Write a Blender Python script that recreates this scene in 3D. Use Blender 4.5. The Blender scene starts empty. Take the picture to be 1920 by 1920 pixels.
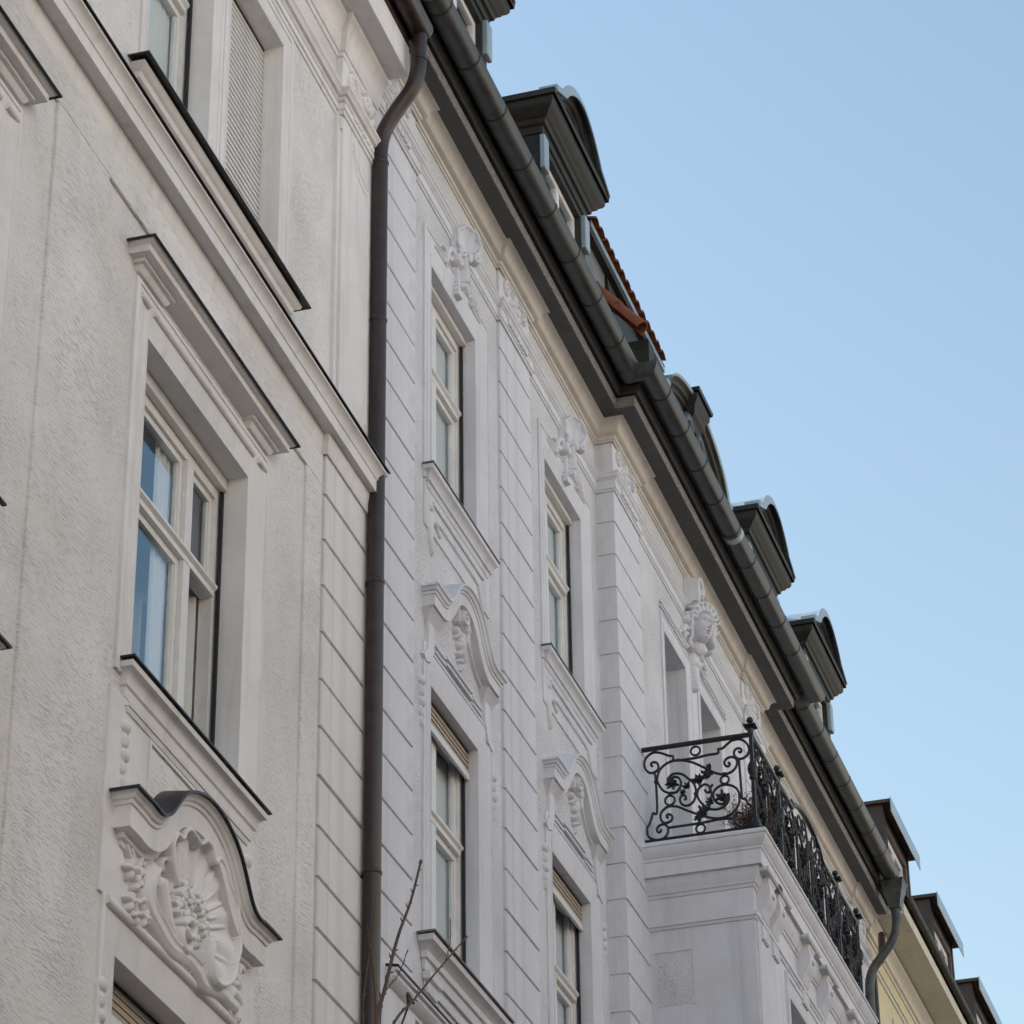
import bpy, math, random
import numpy as np
from mathutils import Vector, Matrix
random.seed(7); np.random.seed(7)
R = math.radians
SC = bpy.context.scene
COL = SC.collection

# ------------------------------------------------------------------ camera
CAM_F, CAM_YAW, CAM_PITCH, CAM_ROLL = 6009.47679, 1.27468319, 0.531049115, -0.0138966283
def make_camera():
    cy, sy = math.cos(CAM_YAW), math.sin(CAM_YAW); cp, sp = math.cos(CAM_PITCH), math.sin(CAM_PITCH)
    fwd = Vector((sy*cp, cy*cp, sp)); right = Vector((cy, -sy, 0)); up = right.cross(fwd)
    r = math.cos(CAM_ROLL)*right + math.sin(CAM_ROLL)*up
    u = math.cos(CAM_ROLL)*up - math.sin(CAM_ROLL)*right
    cd = bpy.data.cameras.new('camera'); c = bpy.data.objects.new('camera', cd); COL.objects.link(c)
    m = Matrix((r, u, -fwd)).transposed().to_4x4(); m.translation = Vector((0, -7.2, 1.6))
    c.matrix_world = m
    cd.sensor_fit = 'HORIZONTAL'; cd.sensor_width = 36.0; cd.lens = CAM_F/1920*36.0
    cd.clip_start = 0.1; cd.clip_end = 5000
    SC.camera = c
make_camera()

# ------------------------------------------------------------------ sky and sun
SUN_ELEV, SUN_AZ = R(25), R(86)     # azimuth measured from +X (down the street) towards +Y (behind the houses)
W = bpy.data.worlds.new('World'); SC.world = W; W.use_nodes = True
nt = W.node_tree; bg = nt.nodes['Background']
sky = nt.nodes.new('ShaderNodeTexSky'); sky.sky_type = 'NISHITA'; sky.sun_disc = False
sky.sun_elevation = SUN_ELEV
sky.sun_rotation = math.pi/2 - SUN_AZ
sky.altitude = 500; sky.air_density = 1.75; sky.dust_density = 2.2; sky.ozone_density = 1.3
nt.links.new(sky.outputs[0], bg.inputs[0]); bg.inputs[1].default_value = 0.15
sd = bpy.data.lights.new('sun', 'SUN'); sd.energy = 5.0; sd.angle = R(0.6); sd.color = (1.0, 0.93, 0.84)
so = bpy.data.objects.new('sun', sd); COL.objects.link(so); so.location = (20, 20, 60)
sv = Vector((math.cos(SUN_ELEV)*math.cos(SUN_AZ), math.cos(SUN_ELEV)*math.sin(SUN_AZ), math.sin(SUN_ELEV)))
so.rotation_euler = sv.to_track_quat('Z', 'Y').to_euler()
SC.view_settings.view_transform = 'Standard'; SC.view_settings.look = 'None'
SC.view_settings.exposure = 0.70; SC.view_settings.gamma = 1.0; SC.view_settings.use_curve_mapping = False
SC.cycles.max_bounces = 8; SC.cycles.diffuse_bounces = 4; SC.cycles.transparent_max_bounces = 12

# ------------------------------------------------------------------ materials
MATS = {}
def new_mat(name):
    m = bpy.data.materials.new(name); m.use_nodes = True; MATS[name] = m
    n = m.node_tree.nodes; l = m.node_tree.links
    return m, n, l, n['Principled BSDF']
def tex_coord(n, l, scale=(1, 1, 1), rot=(0, 0, 0)):
    tc = n.new('ShaderNodeTexCoord'); mp = n.new('ShaderNodeMapping')
    mp.inputs['Scale'].default_value = scale; mp.inputs['Rotation'].default_value = rot
    l.new(tc.outputs['Object'], mp.inputs['Vector']); return mp.outputs[0]
def noise(n, l, vec, scale, detail=3, rough=0.55):
    t = n.new('ShaderNodeTexNoise'); t.inputs['Scale'].default_value = scale
    t.inputs['Detail'].default_value = detail; t.inputs['Roughness'].default_value = rough
    l.new(vec, t.inputs['Vector']); return t.outputs[0]
def ramp(n, l, fac, p0, c0, p1, c1):
    r = n.new('ShaderNodeValToRGB'); e = r.color_ramp.elements
    e[0].position = p0; e[0].color = (*c0, 1); e[1].position = p1; e[1].color = (*c1, 1)
    l.new(fac, r.inputs[0]); return r.outputs[0]
def mix(n, l, a, b, fac, mode='MIX'):
    m = n.new('ShaderNodeMix'); m.data_type = 'RGBA'; m.blend_type = mode
    for s, v in ((m.inputs['A'], a), (m.inputs['B'], b)):
        if isinstance(v, tuple): s.default_value = (*v, 1)
        else: l.new(v, s)
    if isinstance(fac, (int, float)): m.inputs['Factor'].default_value = fac
    else: l.new(fac, m.inputs['Factor'])
    return m.outputs['Result']
def bump(n, l, h, bsdf, strength, dist):
    b = n.new('ShaderNodeBump'); b.inputs['Strength'].default_value = strength; b.inputs['Distance'].default_value = dist
    l.new(h, b.inputs['Height']); l.new(b.outputs[0], bsdf.inputs['Normal'])
def g3(v): return (v, v, v)
def plaster(name, col, var=0.10, rough=0.85, bmp=0.25):
    m, n, l, p = new_mat(name)
    v = tex_coord(n, l)
    big = noise(n, l, v, 0.9, 4, 0.6)
    c = ramp(n, l, big, 0.3, tuple(x*(1-var) for x in col), 0.7, tuple(min(1, x*(1+var*0.5)) for x in col))
    st = noise(n, l, tex_coord(n, l, (7, 7, 0.5)), 1.0, 4, 0.6)          # faint rain streaks
    c = mix(n, l, c, tuple(x*0.70 for x in col), ramp(n, l, st, 0.53, g3(0), 0.80, g3(0.8)))
    sp = noise(n, l, v, 34, 3, 0.7)                                       # scattered specks of soot
    c = mix(n, l, c, tuple(x*0.62 for x in col), ramp(n, l, sp, 0.68, g3(0), 0.80, g3(0.7)))
    blo = noise(n, l, v, 3.2, 5, 0.7)                                     # uneven coats of paint
    c = mix(n, l, c, tuple(x*0.86 for x in (col[0], col[1]*0.985, col[2]*0.955)), ramp(n, l, blo, 0.50, g3(0), 0.72, g3(0.75)))
    l.new(c, p.inputs['Base Color']); p.inputs['Roughness'].default_value = rough
    bump(n, l, noise(n, l, v, 42, 5, 0.65), p, bmp, 0.006)
    return m
def stucco(name, col, stretch, depth=0.009, dark=0.62):
    m, n, l, p = new_mat(name)
    v = tex_coord(n, l)
    a = noise(n, l, tex_coord(n, l, stretch), 1.0, 3, 0.55)
    b = noise(n, l, v, 70, 3, 0.6)
    gro = ramp(n, l, a, 0.34, g3(0), 0.52, g3(1))
    pat = ramp(n, l, noise(n, l, v, 1.7, 3, 0.6), 0.35, g3(0.25), 0.65, g3(1))
    mm = n.new('ShaderNodeMath'); mm.operation = 'MULTIPLY_ADD'; l.new(b, mm.inputs[0]); mm.inputs[1].default_value = 0.55
    l.new(gro, mm.inputs[2])
    big = noise(n, l, v, 0.7, 4, 0.6)
    c = ramp(n, l, big, 0.32, (col[0]*0.87, col[1]*0.85, col[2]*0.82), 0.68, tuple(x*1.04 for x in col))
    c = mix(n, l, tuple(x*dark for x in (col[0]*1.02, col[1]*0.98, col[2]*0.92)), c, ramp(n, l, a, 0.28, g3(0.2), 0.42, g3(1)))
    l.new(c, p.inputs['Base Color']); p.inputs['Roughness'].default_value = 0.95
    m2 = n.new('ShaderNodeMath'); m2.operation = 'MULTIPLY'; l.new(mm.outputs[0], m2.inputs[0]); l.new(pat, m2.inputs[1])
    bump(n, l, m2.outputs[0], p, 0.9, depth)
    return m
def simple(name, col, rough=0.5, metal=0.0, var=0.15, scale=6, bmp=0.0, spec=0.5, scr=None):
    m, n, l, p = new_mat(name)
    v = tex_coord(n, l, scr or (1, 1, 1))
    big = noise(n, l, v, scale, 5, 0.6)
    c = ramp(n, l, big, 0.3, tuple(x*(1-var) for x in col), 0.7, tuple(min(1, x*(1+var)) for x in col))
    l.new(c, p.inputs['Base Color']); p.inputs['Metallic'].default_value = metal
    rr = ramp(n, l, big, 0.3, g3(max(0.05, rough-0.08)), 0.7, g3(min(1, rough+0.08)))
    l.new(rr, p.inputs['Roughness']); p.inputs['Specular IOR Level'].default_value = spec
    if bmp: bump(n, l, noise(n, l, v, scale*6, 4, 0.6), p, bmp, 0.004)
    return m
CREAM = (0.785, 0.760, 0.757); WHITE = (0.695, 0.688, 0.732)
plaster('cream_plaster', CREAM); stucco('cream_stucco', (0.795, 0.772, 0.768), (15, 15, 72), 0.0075, 0.70)
plaster('white_plaster', WHITE); stucco('white_stucco', (0.705, 0.697, 0.728), (30, 30, 58), 0.010, 0.66)
plaster('yellow_plaster', (0.64, 0.545, 0.34)); plaster('pale_trim', (0.62, 0.58, 0.50))
plaster('beige_cornice', (0.62, 0.570, 0.520), 0.14)
simple('grey_soffit', (0.085, 0.084, 0.082), 0.7, 0, 0.25, 3, 0.2)
m_, n_, l_, p_ = new_mat('fascia_board')
v_ = tex_coord(n_, l_, (9, 40, 40))
l_.new(ramp(n_, l_, noise(n_, l_, v_, 2.2, 6, 0.75), 0.48, (0.15, 0.145, 0.14), 0.70, (0.50, 0.48, 0.46)), p_.inputs['Base Color']); p_.inputs['Roughness'].default_value = 0.7
simple('zinc', (0.066, 0.067, 0.066), 0.45, 0.40, 0.38, 2.5, 0.08, scr=(1.2, 3, 3))
simple('zinc_dark', (0.030, 0.0285, 0.026), 0.62, 0.05, 0.45, 5, 0.1, 0.3)
simple('zinc_pale', (0.30, 0.37, 0.42), 0.45, 0.1, 0.15, 3)
simple('brown_metal', (0.034, 0.020, 0.017), 0.36, 0.1, 0.35, 7, 0.05)
simple('brown_cladding', (0.075, 0.055, 0.048), 0.55, 0.1, 0.2, 3)
simple('black_sheet', (0.022, 0.022, 0.024), 0.42, 0.3, 0.3, 6)
simple('grey_sheet', (0.16, 0.155, 0.148), 0.5, 0.2, 0.25, 6)
simple('eaves_dark', (0.024, 0.022, 0.02), 0.7, 0, 0.3, 6)  # dark moulding paint, taken near black for the shade behind the gutter
simple('iron', (0.018, 0.018, 0.020), 0.42, 0.3, 0.3, 30, 0.2)
simple('white_paint', (0.735, 0.71, 0.69), 0.38, 0, 0.06, 8)
simple('shutter_slat', (0.70, 0.675, 0.655), 0.45, 0, 0.06, 5)
simple('shutter_wood', (0.40, 0.325, 0.26), 0.6, 0, 0.18, 12, 0.1, scr=(1, 1, 12))
simple('rubber', (0.012, 0.012, 0.013), 0.6, 0, 0.1, 5)
simple('terracotta', (0.21, 0.062, 0.03), 0.8, 0, 0.35, 9, 0.3)
simple('room_wall', (0.30, 0.28, 0.26), 0.9, 0, 0.1, 2)
plaster('sunlit_plaster', (0.62, 0.595, 0.565), 0.08)
plaster('dark_stone', (0.13, 0.12, 0.11), 0.2)
simple('asphalt', (0.06, 0.06, 0.062), 0.9, 0, 0.25, 30, 0.4)
simple('paving', (0.075, 0.072, 0.067), 0.85, 0, 0.12, 4, 0.2)
simple('kerb_stone', (0.34, 0.33, 0.31), 0.8, 0, 0.12, 6, 0.2)
simple('bark', (0.085, 0.055, 0.045), 0.85, 0, 0.3, 60, 0.4)
simple('dry_twig', (0.11, 0.06, 0.04), 0.85, 0, 0.3, 40)
simple('rust_leaf', (0.22, 0.075, 0.022), 0.8, 0, 0.4, 60)
simple('olive_leaf', (0.11, 0.115, 0.025), 0.7, 0, 0.4, 60)
simple('dark_leaf', (0.035, 0.055, 0.022), 0.7, 0, 0.4, 60)
simple('pot_green', (0.012, 0.018, 0.016), 0.6, 0, 0.2, 10)
m_, n_, l_, p_ = new_mat('curtain_cloth')
p_.inputs['Base Color'].default_value = (0.84, 0.84, 0.82, 1); p_.inputs['Roughness'].default_value = 0.9
tr_ = n_.new('ShaderNodeBsdfTransparent'); mx_ = n_.new('ShaderNodeMixShader')
mx_.inputs[0].default_value = 0.93; l_.new(tr_.outputs[0], mx_.inputs[1]); l_.new(p_.outputs[0], mx_.inputs[2])
l_.new(mx_.outputs[0], n_['Material Output'].inputs[0])
m_, n_, l_, p_ = new_mat('window_glass')
lw_ = n_.new('ShaderNodeLayerWeight'); lw_.inputs['Blend'].default_value = 0.5       # Schlick reflectance, the same on both faces of the pane
pw_ = n_.new('ShaderNodeMath'); pw_.operation = 'POWER'; pw_.inputs[1].default_value = 5.0; l_.new(lw_.outputs['Facing'], pw_.inputs[0])
fr_ = n_.new('ShaderNodeMath'); fr_.operation = 'MULTIPLY_ADD'; fr_.inputs[1].default_value = 0.93; fr_.inputs[2].default_value = 0.07; l_.new(pw_.outputs[0], fr_.inputs[0])
tr_ = n_.new('ShaderNodeBsdfTransparent'); tr_.inputs[0].default_value = (0.955, 0.965, 0.965, 1)
gl_ = n_.new('ShaderNodeBsdfGlossy'); gl_.inputs['Roughness'].default_value = 0.0; gl_.inputs['Color'].default_value = (0.80, 0.92, 1, 1)
bn_ = n_.new('ShaderNodeBump'); bn_.inputs['Strength'].default_value = 0.03; bn_.inputs['Distance'].default_value = 0.02
l_.new(noise(n_, l_, tex_coord(n_, l_), 1.3, 1, 0.4), bn_.inputs['Height']); l_.new(bn_.outputs[0], gl_.inputs['Normal'])
mx_ = n_.new('ShaderNodeMixShader'); l_.new(fr_.outputs[0], mx_.inputs[0]); l_.new(tr_.outputs[0], mx_.inputs[1]); l_.new(gl_.outputs[0], mx_.inputs[2])
l_.new(mx_.outputs[0], n_['Material Output'].inputs[0])

# ------------------------------------------------------------------ mesh helpers
OFF = {}
def thing(name, label, cat, loc, rotz=0.0, group=None, world_coords=False):
    o = bpy.data.objects.new(name, None); COL.objects.link(o)
    o.location = loc; o.rotation_euler = (0, 0, rotz); o.empty_display_size = 0.5
    o['label'] = label; o['category'] = cat
    if group: o['group'] = group
    OFF[o.name] = Vector(loc)*-1 if world_coords else Vector((0, 0, 0))
    return o
def tag(o, label, cat, group=None):
    o['label'] = label; o['category'] = cat
    if group: o['group'] = group
    return o
def link(name, me, parent=None, loc=None):
    o = bpy.data.objects.new(name, me); COL.objects.link(o)
    p = Vector(loc) if loc is not None else Vector((0, 0, 0))
    if parent is not None:
        o.parent = parent; p = p + OFF.get(parent.name, Vector((0, 0, 0)))
    o.location = p
    return o
class MB:
    def __init__(s): s.v = []; s.f = []
    def add(s, vs, fs):
        b = len(s.v); s.v += [tuple(p) for p in vs]; s.f += [tuple(i+b for i in f) for f in fs]; return s
    def box(s, x0, x1, y0, y1, z0, z1):
        return s.add([(x0,y0,z0),(x1,y0,z0),(x1,y1,z0),(x0,y1,z0),(x0,y0,z1),(x1,y0,z1),(x1,y1,z1),(x0,y1,z1)],
                     [(0,3,2,1),(4,5,6,7),(0,1,5,4),(1,2,6,5),(2,3,7,6),(3,0,4,7)])
    def cbox(s, x0, x1, y0, y1, z0, z1, c):
        """box with all edges on the -Y face chamfered"""
        v = [(x0,y0+c,z0),(x1,y0+c,z0),(x1,y0+c,z1),(x0,y0+c,z1),(x0+c,y0,z0+c),(x1-c,y0,z0+c),(x1-c,y0,z1-c),(x0+c,y0,z1-c),
             (x0,y1,z0),(x1,y1,z0),(x1,y1,z1),(x0,y1,z1)]
        return s.add(v, [(4,5,6,7),(0,1,5,4),(1,2,6,5),(2,3,7,6),(3,0,4,7),(8,9,1,0),(9,10,2,1),(10,11,3,2),(11,8,0,3),(8,11,10,9)])
    def tube(s, pts, r, n=8, r1=None, cap=True, flat=1.0):
        pts = [Vector(p) for p in pts]; m = len(pts)
        if m < 2: return s
        rs = r if isinstance(r, (list, tuple)) else [r + ((r1 if r1 is not None else r)-r)*i/(m-1) for i in range(m)]
        t = [(pts[min(i+1, m-1)]-pts[max(i-1, 0)]).normalized() for i in range(m)]
        a = Vector((0, 0, 1)) if abs(t[0].z) < 0.9 else Vector((1, 0, 0))
        nrm = (a - t[0]*a.dot(t[0])).normalized(); vs = []
        for i in range(m):
            nrm = nrm - t[i]*nrm.dot(t[i])
            if nrm.length < 1e-6: nrm = t[i].orthogonal()
            nrm.normalize(); bi = t[i].cross(nrm)
            for k in range(n):
                w = 2*math.pi*(k+0.5)/n
                vs.append(pts[i] + (nrm*math.cos(w)*flat + bi*math.sin(w))*rs[i])
        fs = [(i*n+k, i*n+(k+1) % n, (i+1)*n+(k+1) % n, (i+1)*n+k) for i in range(m-1) for k in range(n)]
        if cap: fs += [tuple(range(n))[::-1], tuple((m-1)*n+k for k in range(n))]
        return s.add(vs, fs)
    def lathe(s, prof, c, n=12):
        vs = [(c[0]+r*math.cos(2*math.pi*(k+.5)/n), c[1]+r*math.sin(2*math.pi*(k+.5)/n), c[2]+z) for r, z in prof for k in range(n)]
        m = len(prof)
        fs = [(i*n+k, i*n+(k+1) % n, (i+1)*n+(k+1) % n, (i+1)*n+k) for i in range(m-1) for k in range(n)]
        fs += [tuple(range(n))[::-1], tuple((m-1)*n+k for k in range(n))]
        return s.add(vs, fs)
    def ball(s, c, rx, ry=None, rz=None, n=10, m=6):
        ry = ry or rx; rz = rz or rx
        vs = [(c[0], c[1], c[2]-rz)]
        for i in range(1, m):
            a = -math.pi/2 + math.pi*i/m
            for k in range(n):
                w = 2*math.pi*k/n; vs.append((c[0]+rx*math.cos(a)*math.cos(w), c[1]+ry*math.cos(a)*math.sin(w), c[2]+rz*math.sin(a)))
        vs.append((c[0], c[1], c[2]+rz)); L = len(vs)-1
        fs = [(0, 1+(k+1) % n, 1+k) for k in range(n)]
        for i in range(m-2): fs += [(1+i*n+k, 1+i*n+(k+1) % n, 1+(i+1)*n+(k+1) % n, 1+(i+1)*n+k) for k in range(n)]
        fs += [(L, 1+(m-2)*n+k, 1+(m-2)*n+(k+1) % n) for k in range(n)]
        return s.add(vs, fs)
    def sweep(s, prof, path, cap=True):
        """prof: closed loop of (out, z); path: plan polyline (x, y); 'out' is to the right of travel (-Y when going +X)"""
        P = [Vector((p[0], p[1])) for p in path]; m = len(P); offs = []
        for i in range(m):
            d0 = (P[i]-P[i-1]).normalized() if i > 0 else None
            d1 = (P[i+1]-P[i]).normalized() if i < m-1 else None
            n0 = Vector((d0.y, -d0.x)) if d0 else None; n1 = Vector((d1.y, -d1.x)) if d1 else None
            if n0 is None: o = n1
            elif n1 is None: o = n0
            else:
                o = n0 + n1; o = o / max(1e-6, (1 + n0.dot(n1)))
            offs.append(o)
        k = len(prof); vs = []
        for i in range(m):
            for o, z in prof: q = P[i] + offs[i]*o; vs.append((q.x, q.y, z))
        fs = [(i*k+j, i*k+(j+1) % k, (i+1)*k+(j+1) % k, (i+1)*k+j) for i in range(m-1) for j in range(k)]
        if cap: fs += [tuple(range(k))[::-1], tuple((m-1)*k+j for j in range(k))]
        return s.add(vs, fs)
    def ledge(s, prof, x0, x1, y=0.0):
        """moulded ledge on a wall at y, mitred returns at both ends"""
        return s.sweep(prof, [(x0, y), (x0, y-1e-4), (x1, y-1e-4), (x1, y)], cap=False) if False else s._ledge(prof, x0, x1, y)
    def _ledge(s, prof, x0, x1, y):
        k = len(prof); vs = []
        for o, z in prof: vs.append((x0-o, y, z))
        for o, z in prof: vs.append((x0-o, y-o, z))
        for o, z in prof: vs.append((x1+o, y-o, z))
        for o, z in prof: vs.append((x1+o, y, z))
        fs = [(i*k+j, i*k+(j+1) % k, (i+1)*k+(j+1) % k, (i+1)*k+j) for i in range(3) for j in range(k)]
        return s.add(vs, fs)
    def arch(s, prof, path, y=0.0):
        """prof: closed loop (out, h) swept along path (x, z) in the wall plane, h along the path normal; returns at both ends"""
        P = [Vector(p) for p in path]; m = len(P); k = len(prof); vs = []
        def nrm(i):
            d = (P[min(i+1, m-1)]-P[max(i-1, 0)]).normalized(); return Vector((-d.y, d.x))
        for o, h in prof: vs.append((P[0].x-max(o, 0), y-min(o, 0), P[0].y+h))
        for i in range(m):
            nn = Vector((0, 1)) if i in (0, m-1) else nrm(i)
            for o, h in prof:
                e = -max(o, 0) if i == 0 else (max(o, 0) if i == m-1 else 0)
                vs.append((P[i].x+nn.x*h+e, y-o, P[i].y+nn.y*h))
        for o, h in prof: vs.append((P[-1].x+max(o, 0), y-min(o, 0), P[-1].y+h))
        fs = [(i*k+j, i*k+(j+1) % k, (i+1)*k+(j+1) % k, (i+1)*k+j) for i in range(m+1) for j in range(k)]
        return s.add(vs, fs)
    def surround(s, prof, x0, x1, z0, z1, bottom=False):
        """prof: (inset from the outer edge, y); open at the sill unless bottom"""
        k = len(prof); vs = []
        zb = lambda w: z0 + (w if bottom else 0)
        rings = [lambda w: (x0+w, zb(w)), lambda w: (x0+w, z1-w), lambda w: (x1-w, z1-w), lambda w: (x1-w, zb(w))]
        for rg in rings:
            for w, y in prof: x, z = rg(w); vs.append((x, y, z))
        nr = 4 if bottom else 3
        fs = [(i*k+j, i*k+j+1, ((i+1) % 4)*k+j+1, ((i+1) % 4)*k+j) for i in range(nr) for j in range(k-1)]
        if not bottom: fs += [tuple(range(k))[::-1], tuple(3*k+j for j in range(k))]
        return s.add(vs, fs)
    def prism(s, poly, y0, y1):
        """extrude an x-z polygon between y0 and y1"""
        n = len(poly)
        vs = [(x, y0, z) for x, z in poly] + [(x, y1, z) for x, z in poly]
        return s.add(vs, [tuple(range(n)), tuple(range(2*n-1, n-1, -1))] + [(i, i+n, (i+1) % n + n, (i+1) % n) for i in range(n)])
    def mesh(s, name, mat, smooth=None):
        me = bpy.data.meshes.new(name); me.from_pydata(s.v, [], s.f); me.update()
        import bmesh
        bm = bmesh.new(); bm.from_mesh(me); bmesh.ops.recalc_face_normals(bm, faces=bm.faces); bm.to_mesh(me); bm.free()
        me.materials.append(MATS[mat])
        if smooth:
            me.shade_smooth(); me.set_sharp_from_angle(angle=R(smooth))
        return me
    def build(s, name, mat, parent=None, loc=None, smooth=None):
        return link(name, s.mesh(name, mat, smooth), parent, loc)
def crom(pts, sub=5, closed=False):
    P = [Vector(p) for p in pts]; n = len(P); out = []
    for i in range(n-1):
        p0, p1, p2, p3 = P[max(i-1, 0)], P[i], P[i+1], P[min(i+2, n-1)]
        for j in range(sub):
            t = j/sub
            out.append(0.5*((2*p1)+(p2-p0)*t+(2*p0-5*p1+4*p2-p3)*t*t+(3*p1-p0-3*p2+p3)*t**3))
    out.append(P[-1]); return out
def spiral(cx, cz, r0, r1, a0, turns, n=26):
    return [(cx+(r0+(r1-r0)*i/n)*math.cos(a0+2*math.pi*turns*i/n), cz+(r0+(r1-r0)*i/n)*math.sin(a0+2*math.pi*turns*i/n)) for i in range(n+1)]
def wall_sheet(mb, x0, x1, z0, z1, y, holes, depth):
    xs = sorted({x0, x1, *[h[0] for h in holes], *[h[1] for h in holes]}); zs = sorted({z0, z1, *[h[2] for h in holes], *[h[3] for h in holes]})
    for i in range(len(xs)-1):
        for j in range(len(zs)-1):
            cx, cz = (xs[i]+xs[i+1])/2, (zs[j]+zs[j+1])/2
            if any(h[0] < cx < h[1] and h[2] < cz < h[3] for h in holes): continue
            mb.add([(xs[i], y, zs[j]), (xs[i+1], y, zs[j]), (xs[i+1], y, zs[j+1]), (xs[i], y, zs[j+1])], [(0, 1, 2, 3)])
    return mb
def reveal(mb, x0, x1, z0, z1, y0, y1):
    mb.add([(x0,y0,z0),(x1,y0,z0),(x1,y0,z1),(x0,y0,z1),(x0,y1,z0),(x1,y1,z0),(x1,y1,z1),(x0,y1,z1)],
           [(0,4,5,1),(1,5,6,2),(2,6,7,3),(3,7,4,0)])
# carved relief: a height field built from strokes, blobs and filled shapes
def relief_mesh(name, box, res, items, mat):
    x0, x1, z0, z1 = box
    nx = int((x1-x0)/res)+1; nz = int((z1-z0)/res)+1
    X, Z = np.meshgrid(np.linspace(x0, x1, nx), np.linspace(z0, z1, nz)); H = np.zeros_like(X)
    for it in items:
        if it[0] == 's':                       # stroke: pts, r start, r end, height, base
            _, pts, ra, rb, h = it[:5]; base = it[5] if len(it) > 5 else 0.0
            n = len(pts)-1
            for i in range(n):
                (ax, az), (bx, bz) = pts[i][:2], pts[i+1][:2]
                rA = ra+(rb-ra)*i/n; rB = ra+(rb-ra)*(i+1)/n; rm = max(rA, rB)
                c0 = max(0, int((min(ax, bx)-rm-x0)/res)-1); c1 = min(nx, int((max(ax, bx)+rm-x0)/res)+3)
                d0 = max(0, int((min(az, bz)-rm-z0)/res)-1); d1 = min(nz, int((max(az, bz)+rm-z0)/res)+3)
                if c1 <= c0 or d1 <= d0: continue
                xs = X[d0:d1, c0:c1]; zs = Z[d0:d1, c0:c1]
                dx, dz = bx-ax, bz-az; L = dx*dx+dz*dz+1e-12
                t = np.clip(((xs-ax)*dx+(zs-az)*dz)/L, 0, 1); r = rA+(rB-rA)*t
                q = ((xs-ax-t*dx)**2+(zs-az-t*dz)**2)/(r*r)
                hh = np.where(q < 1, base+h*np.sqrt(np.maximum(0, 1-q)), 0)
                H[d0:d1, c0:c1] = np.maximum(H[d0:d1, c0:c1], hh)
        elif it[0] == 'e':                     # blob: cx cz rx rz height angle base
            _, cx, cz, rx, rz, h = it[:6]; a = it[6] if len(it) > 6 else 0; base = it[7] if len(it) > 7 else 0
            u = (X-cx)*math.cos(a)+(Z-cz)*math.sin(a); w = -(X-cx)*math.sin(a)+(Z-cz)*math.cos(a)
            q = (u/rx)**2+(w/rz)**2
            H = np.maximum(H, np.where(q < 1, base+h*np.sqrt(np.maximum(0, 1-q)), 0))
        elif it[0] == 'd':                     # dent: subtract a soft blob
            _, cx, cz, rx, rz, h = it[:6]; a = it[6] if len(it) > 6 else 0
            u = (X-cx)*math.cos(a)+(Z-cz)*math.sin(a); w = -(X-cx)*math.sin(a)+(Z-cz)*math.cos(a)
            q = (u/rx)**2+(w/rz)**2
            H = np.where(H > 0.001, np.maximum(0.002, H-h*np.exp(-q*2.0)), H)
        elif it[0] == 'b':                     # bump: add a soft blob on what is there
            _, cx, cz, rx, rz, h = it[:6]; a = it[6] if len(it) > 6 else 0
            u = (X-cx)*math.cos(a)+(Z-cz)*math.sin(a); w = -(X-cx)*math.sin(a)+(Z-cz)*math.cos(a)
            H = np.where(H > 0.001, H+h*np.exp(-2.0*((u/rx)**2+(w/rz)**2)), H)
        elif it[0] == 'p':                     # filled polygon with a plain or fluted floor
            _, poly, h = it[:3]
            ins = np.zeros(X.shape, bool); n = len(poly)
            for i in range(n):
                ax, az = poly[i][:2]; bx, bz = poly[(i+1) % n][:2]
                if abs(az-bz) < 1e-9: continue
                c = ((az > Z) != (bz > Z)) & (X < (bx-ax)*(Z-az)/(bz-az)+ax); ins ^= c
            hh = h(X, Z) if callable(h) else h
            H = np.maximum(H, np.where(ins, hh, 0))
    keep = H > 0.0015
    Y = np.where(keep, -H, 0.012)
    cell = keep[:-1, :-1] | keep[1:, :-1] | keep[:-1, 1:] | keep[1:, 1:]
    used = np.zeros(X.shape, bool)
    used[:-1, :-1] |= cell; used[1:, :-1] |= cell; used[:-1, 1:] |= cell; used[1:, 1:] |= cell
    idx = -np.ones(X.shape, int); idx[used] = np.arange(used.sum())
    co = np.stack([X[used], Y[used], Z[used]], 1)
    ii, jj = np.nonzero(cell)
    fa = np.stack([idx[ii, jj], idx[ii, jj+1], idx[ii+1, jj+1], idx[ii+1, jj]], 1)
    me = bpy.data.meshes.new(name); me.from_pydata(co.tolist(), [], fa.tolist()); me.update()
    me.materials.append(MATS[mat]); me.shade_smooth(); me.set_sharp_from_angle(angle=R(62))
    return me
# ------------------------------------------------------------------ ground
def structure(o): o['kind'] = 'structure'; return o
g = MB().add([(-400, -400, 0), (400, -400, 0), (400, 400, 0), (-400, 400, 0)], [(0, 1, 2, 3)]).build('ground', 'paving'); structure(g)
g = MB().add([(-200, -13, .004), (200, -13, .004), (200, -4.6, .004), (-200, -4.6, .004)], [(0, 1, 2, 3)]).build('road', 'asphalt'); structure(g)
mb = MB()
mb.box(-200, 200, -4.6, 0.3, -0.1, 0.12); g = mb.build('pavement', 'paving'); structure(g)
g = MB().box(-200, 200, -4.78, -4.6, -0.1, 0.125).build('kerb', 'kerb_stone'); structure(g)
g = MB().box(-200, 200, -18, -13, -0.1, 0.12).build('pavement_far', 'paving'); structure(g)

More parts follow.
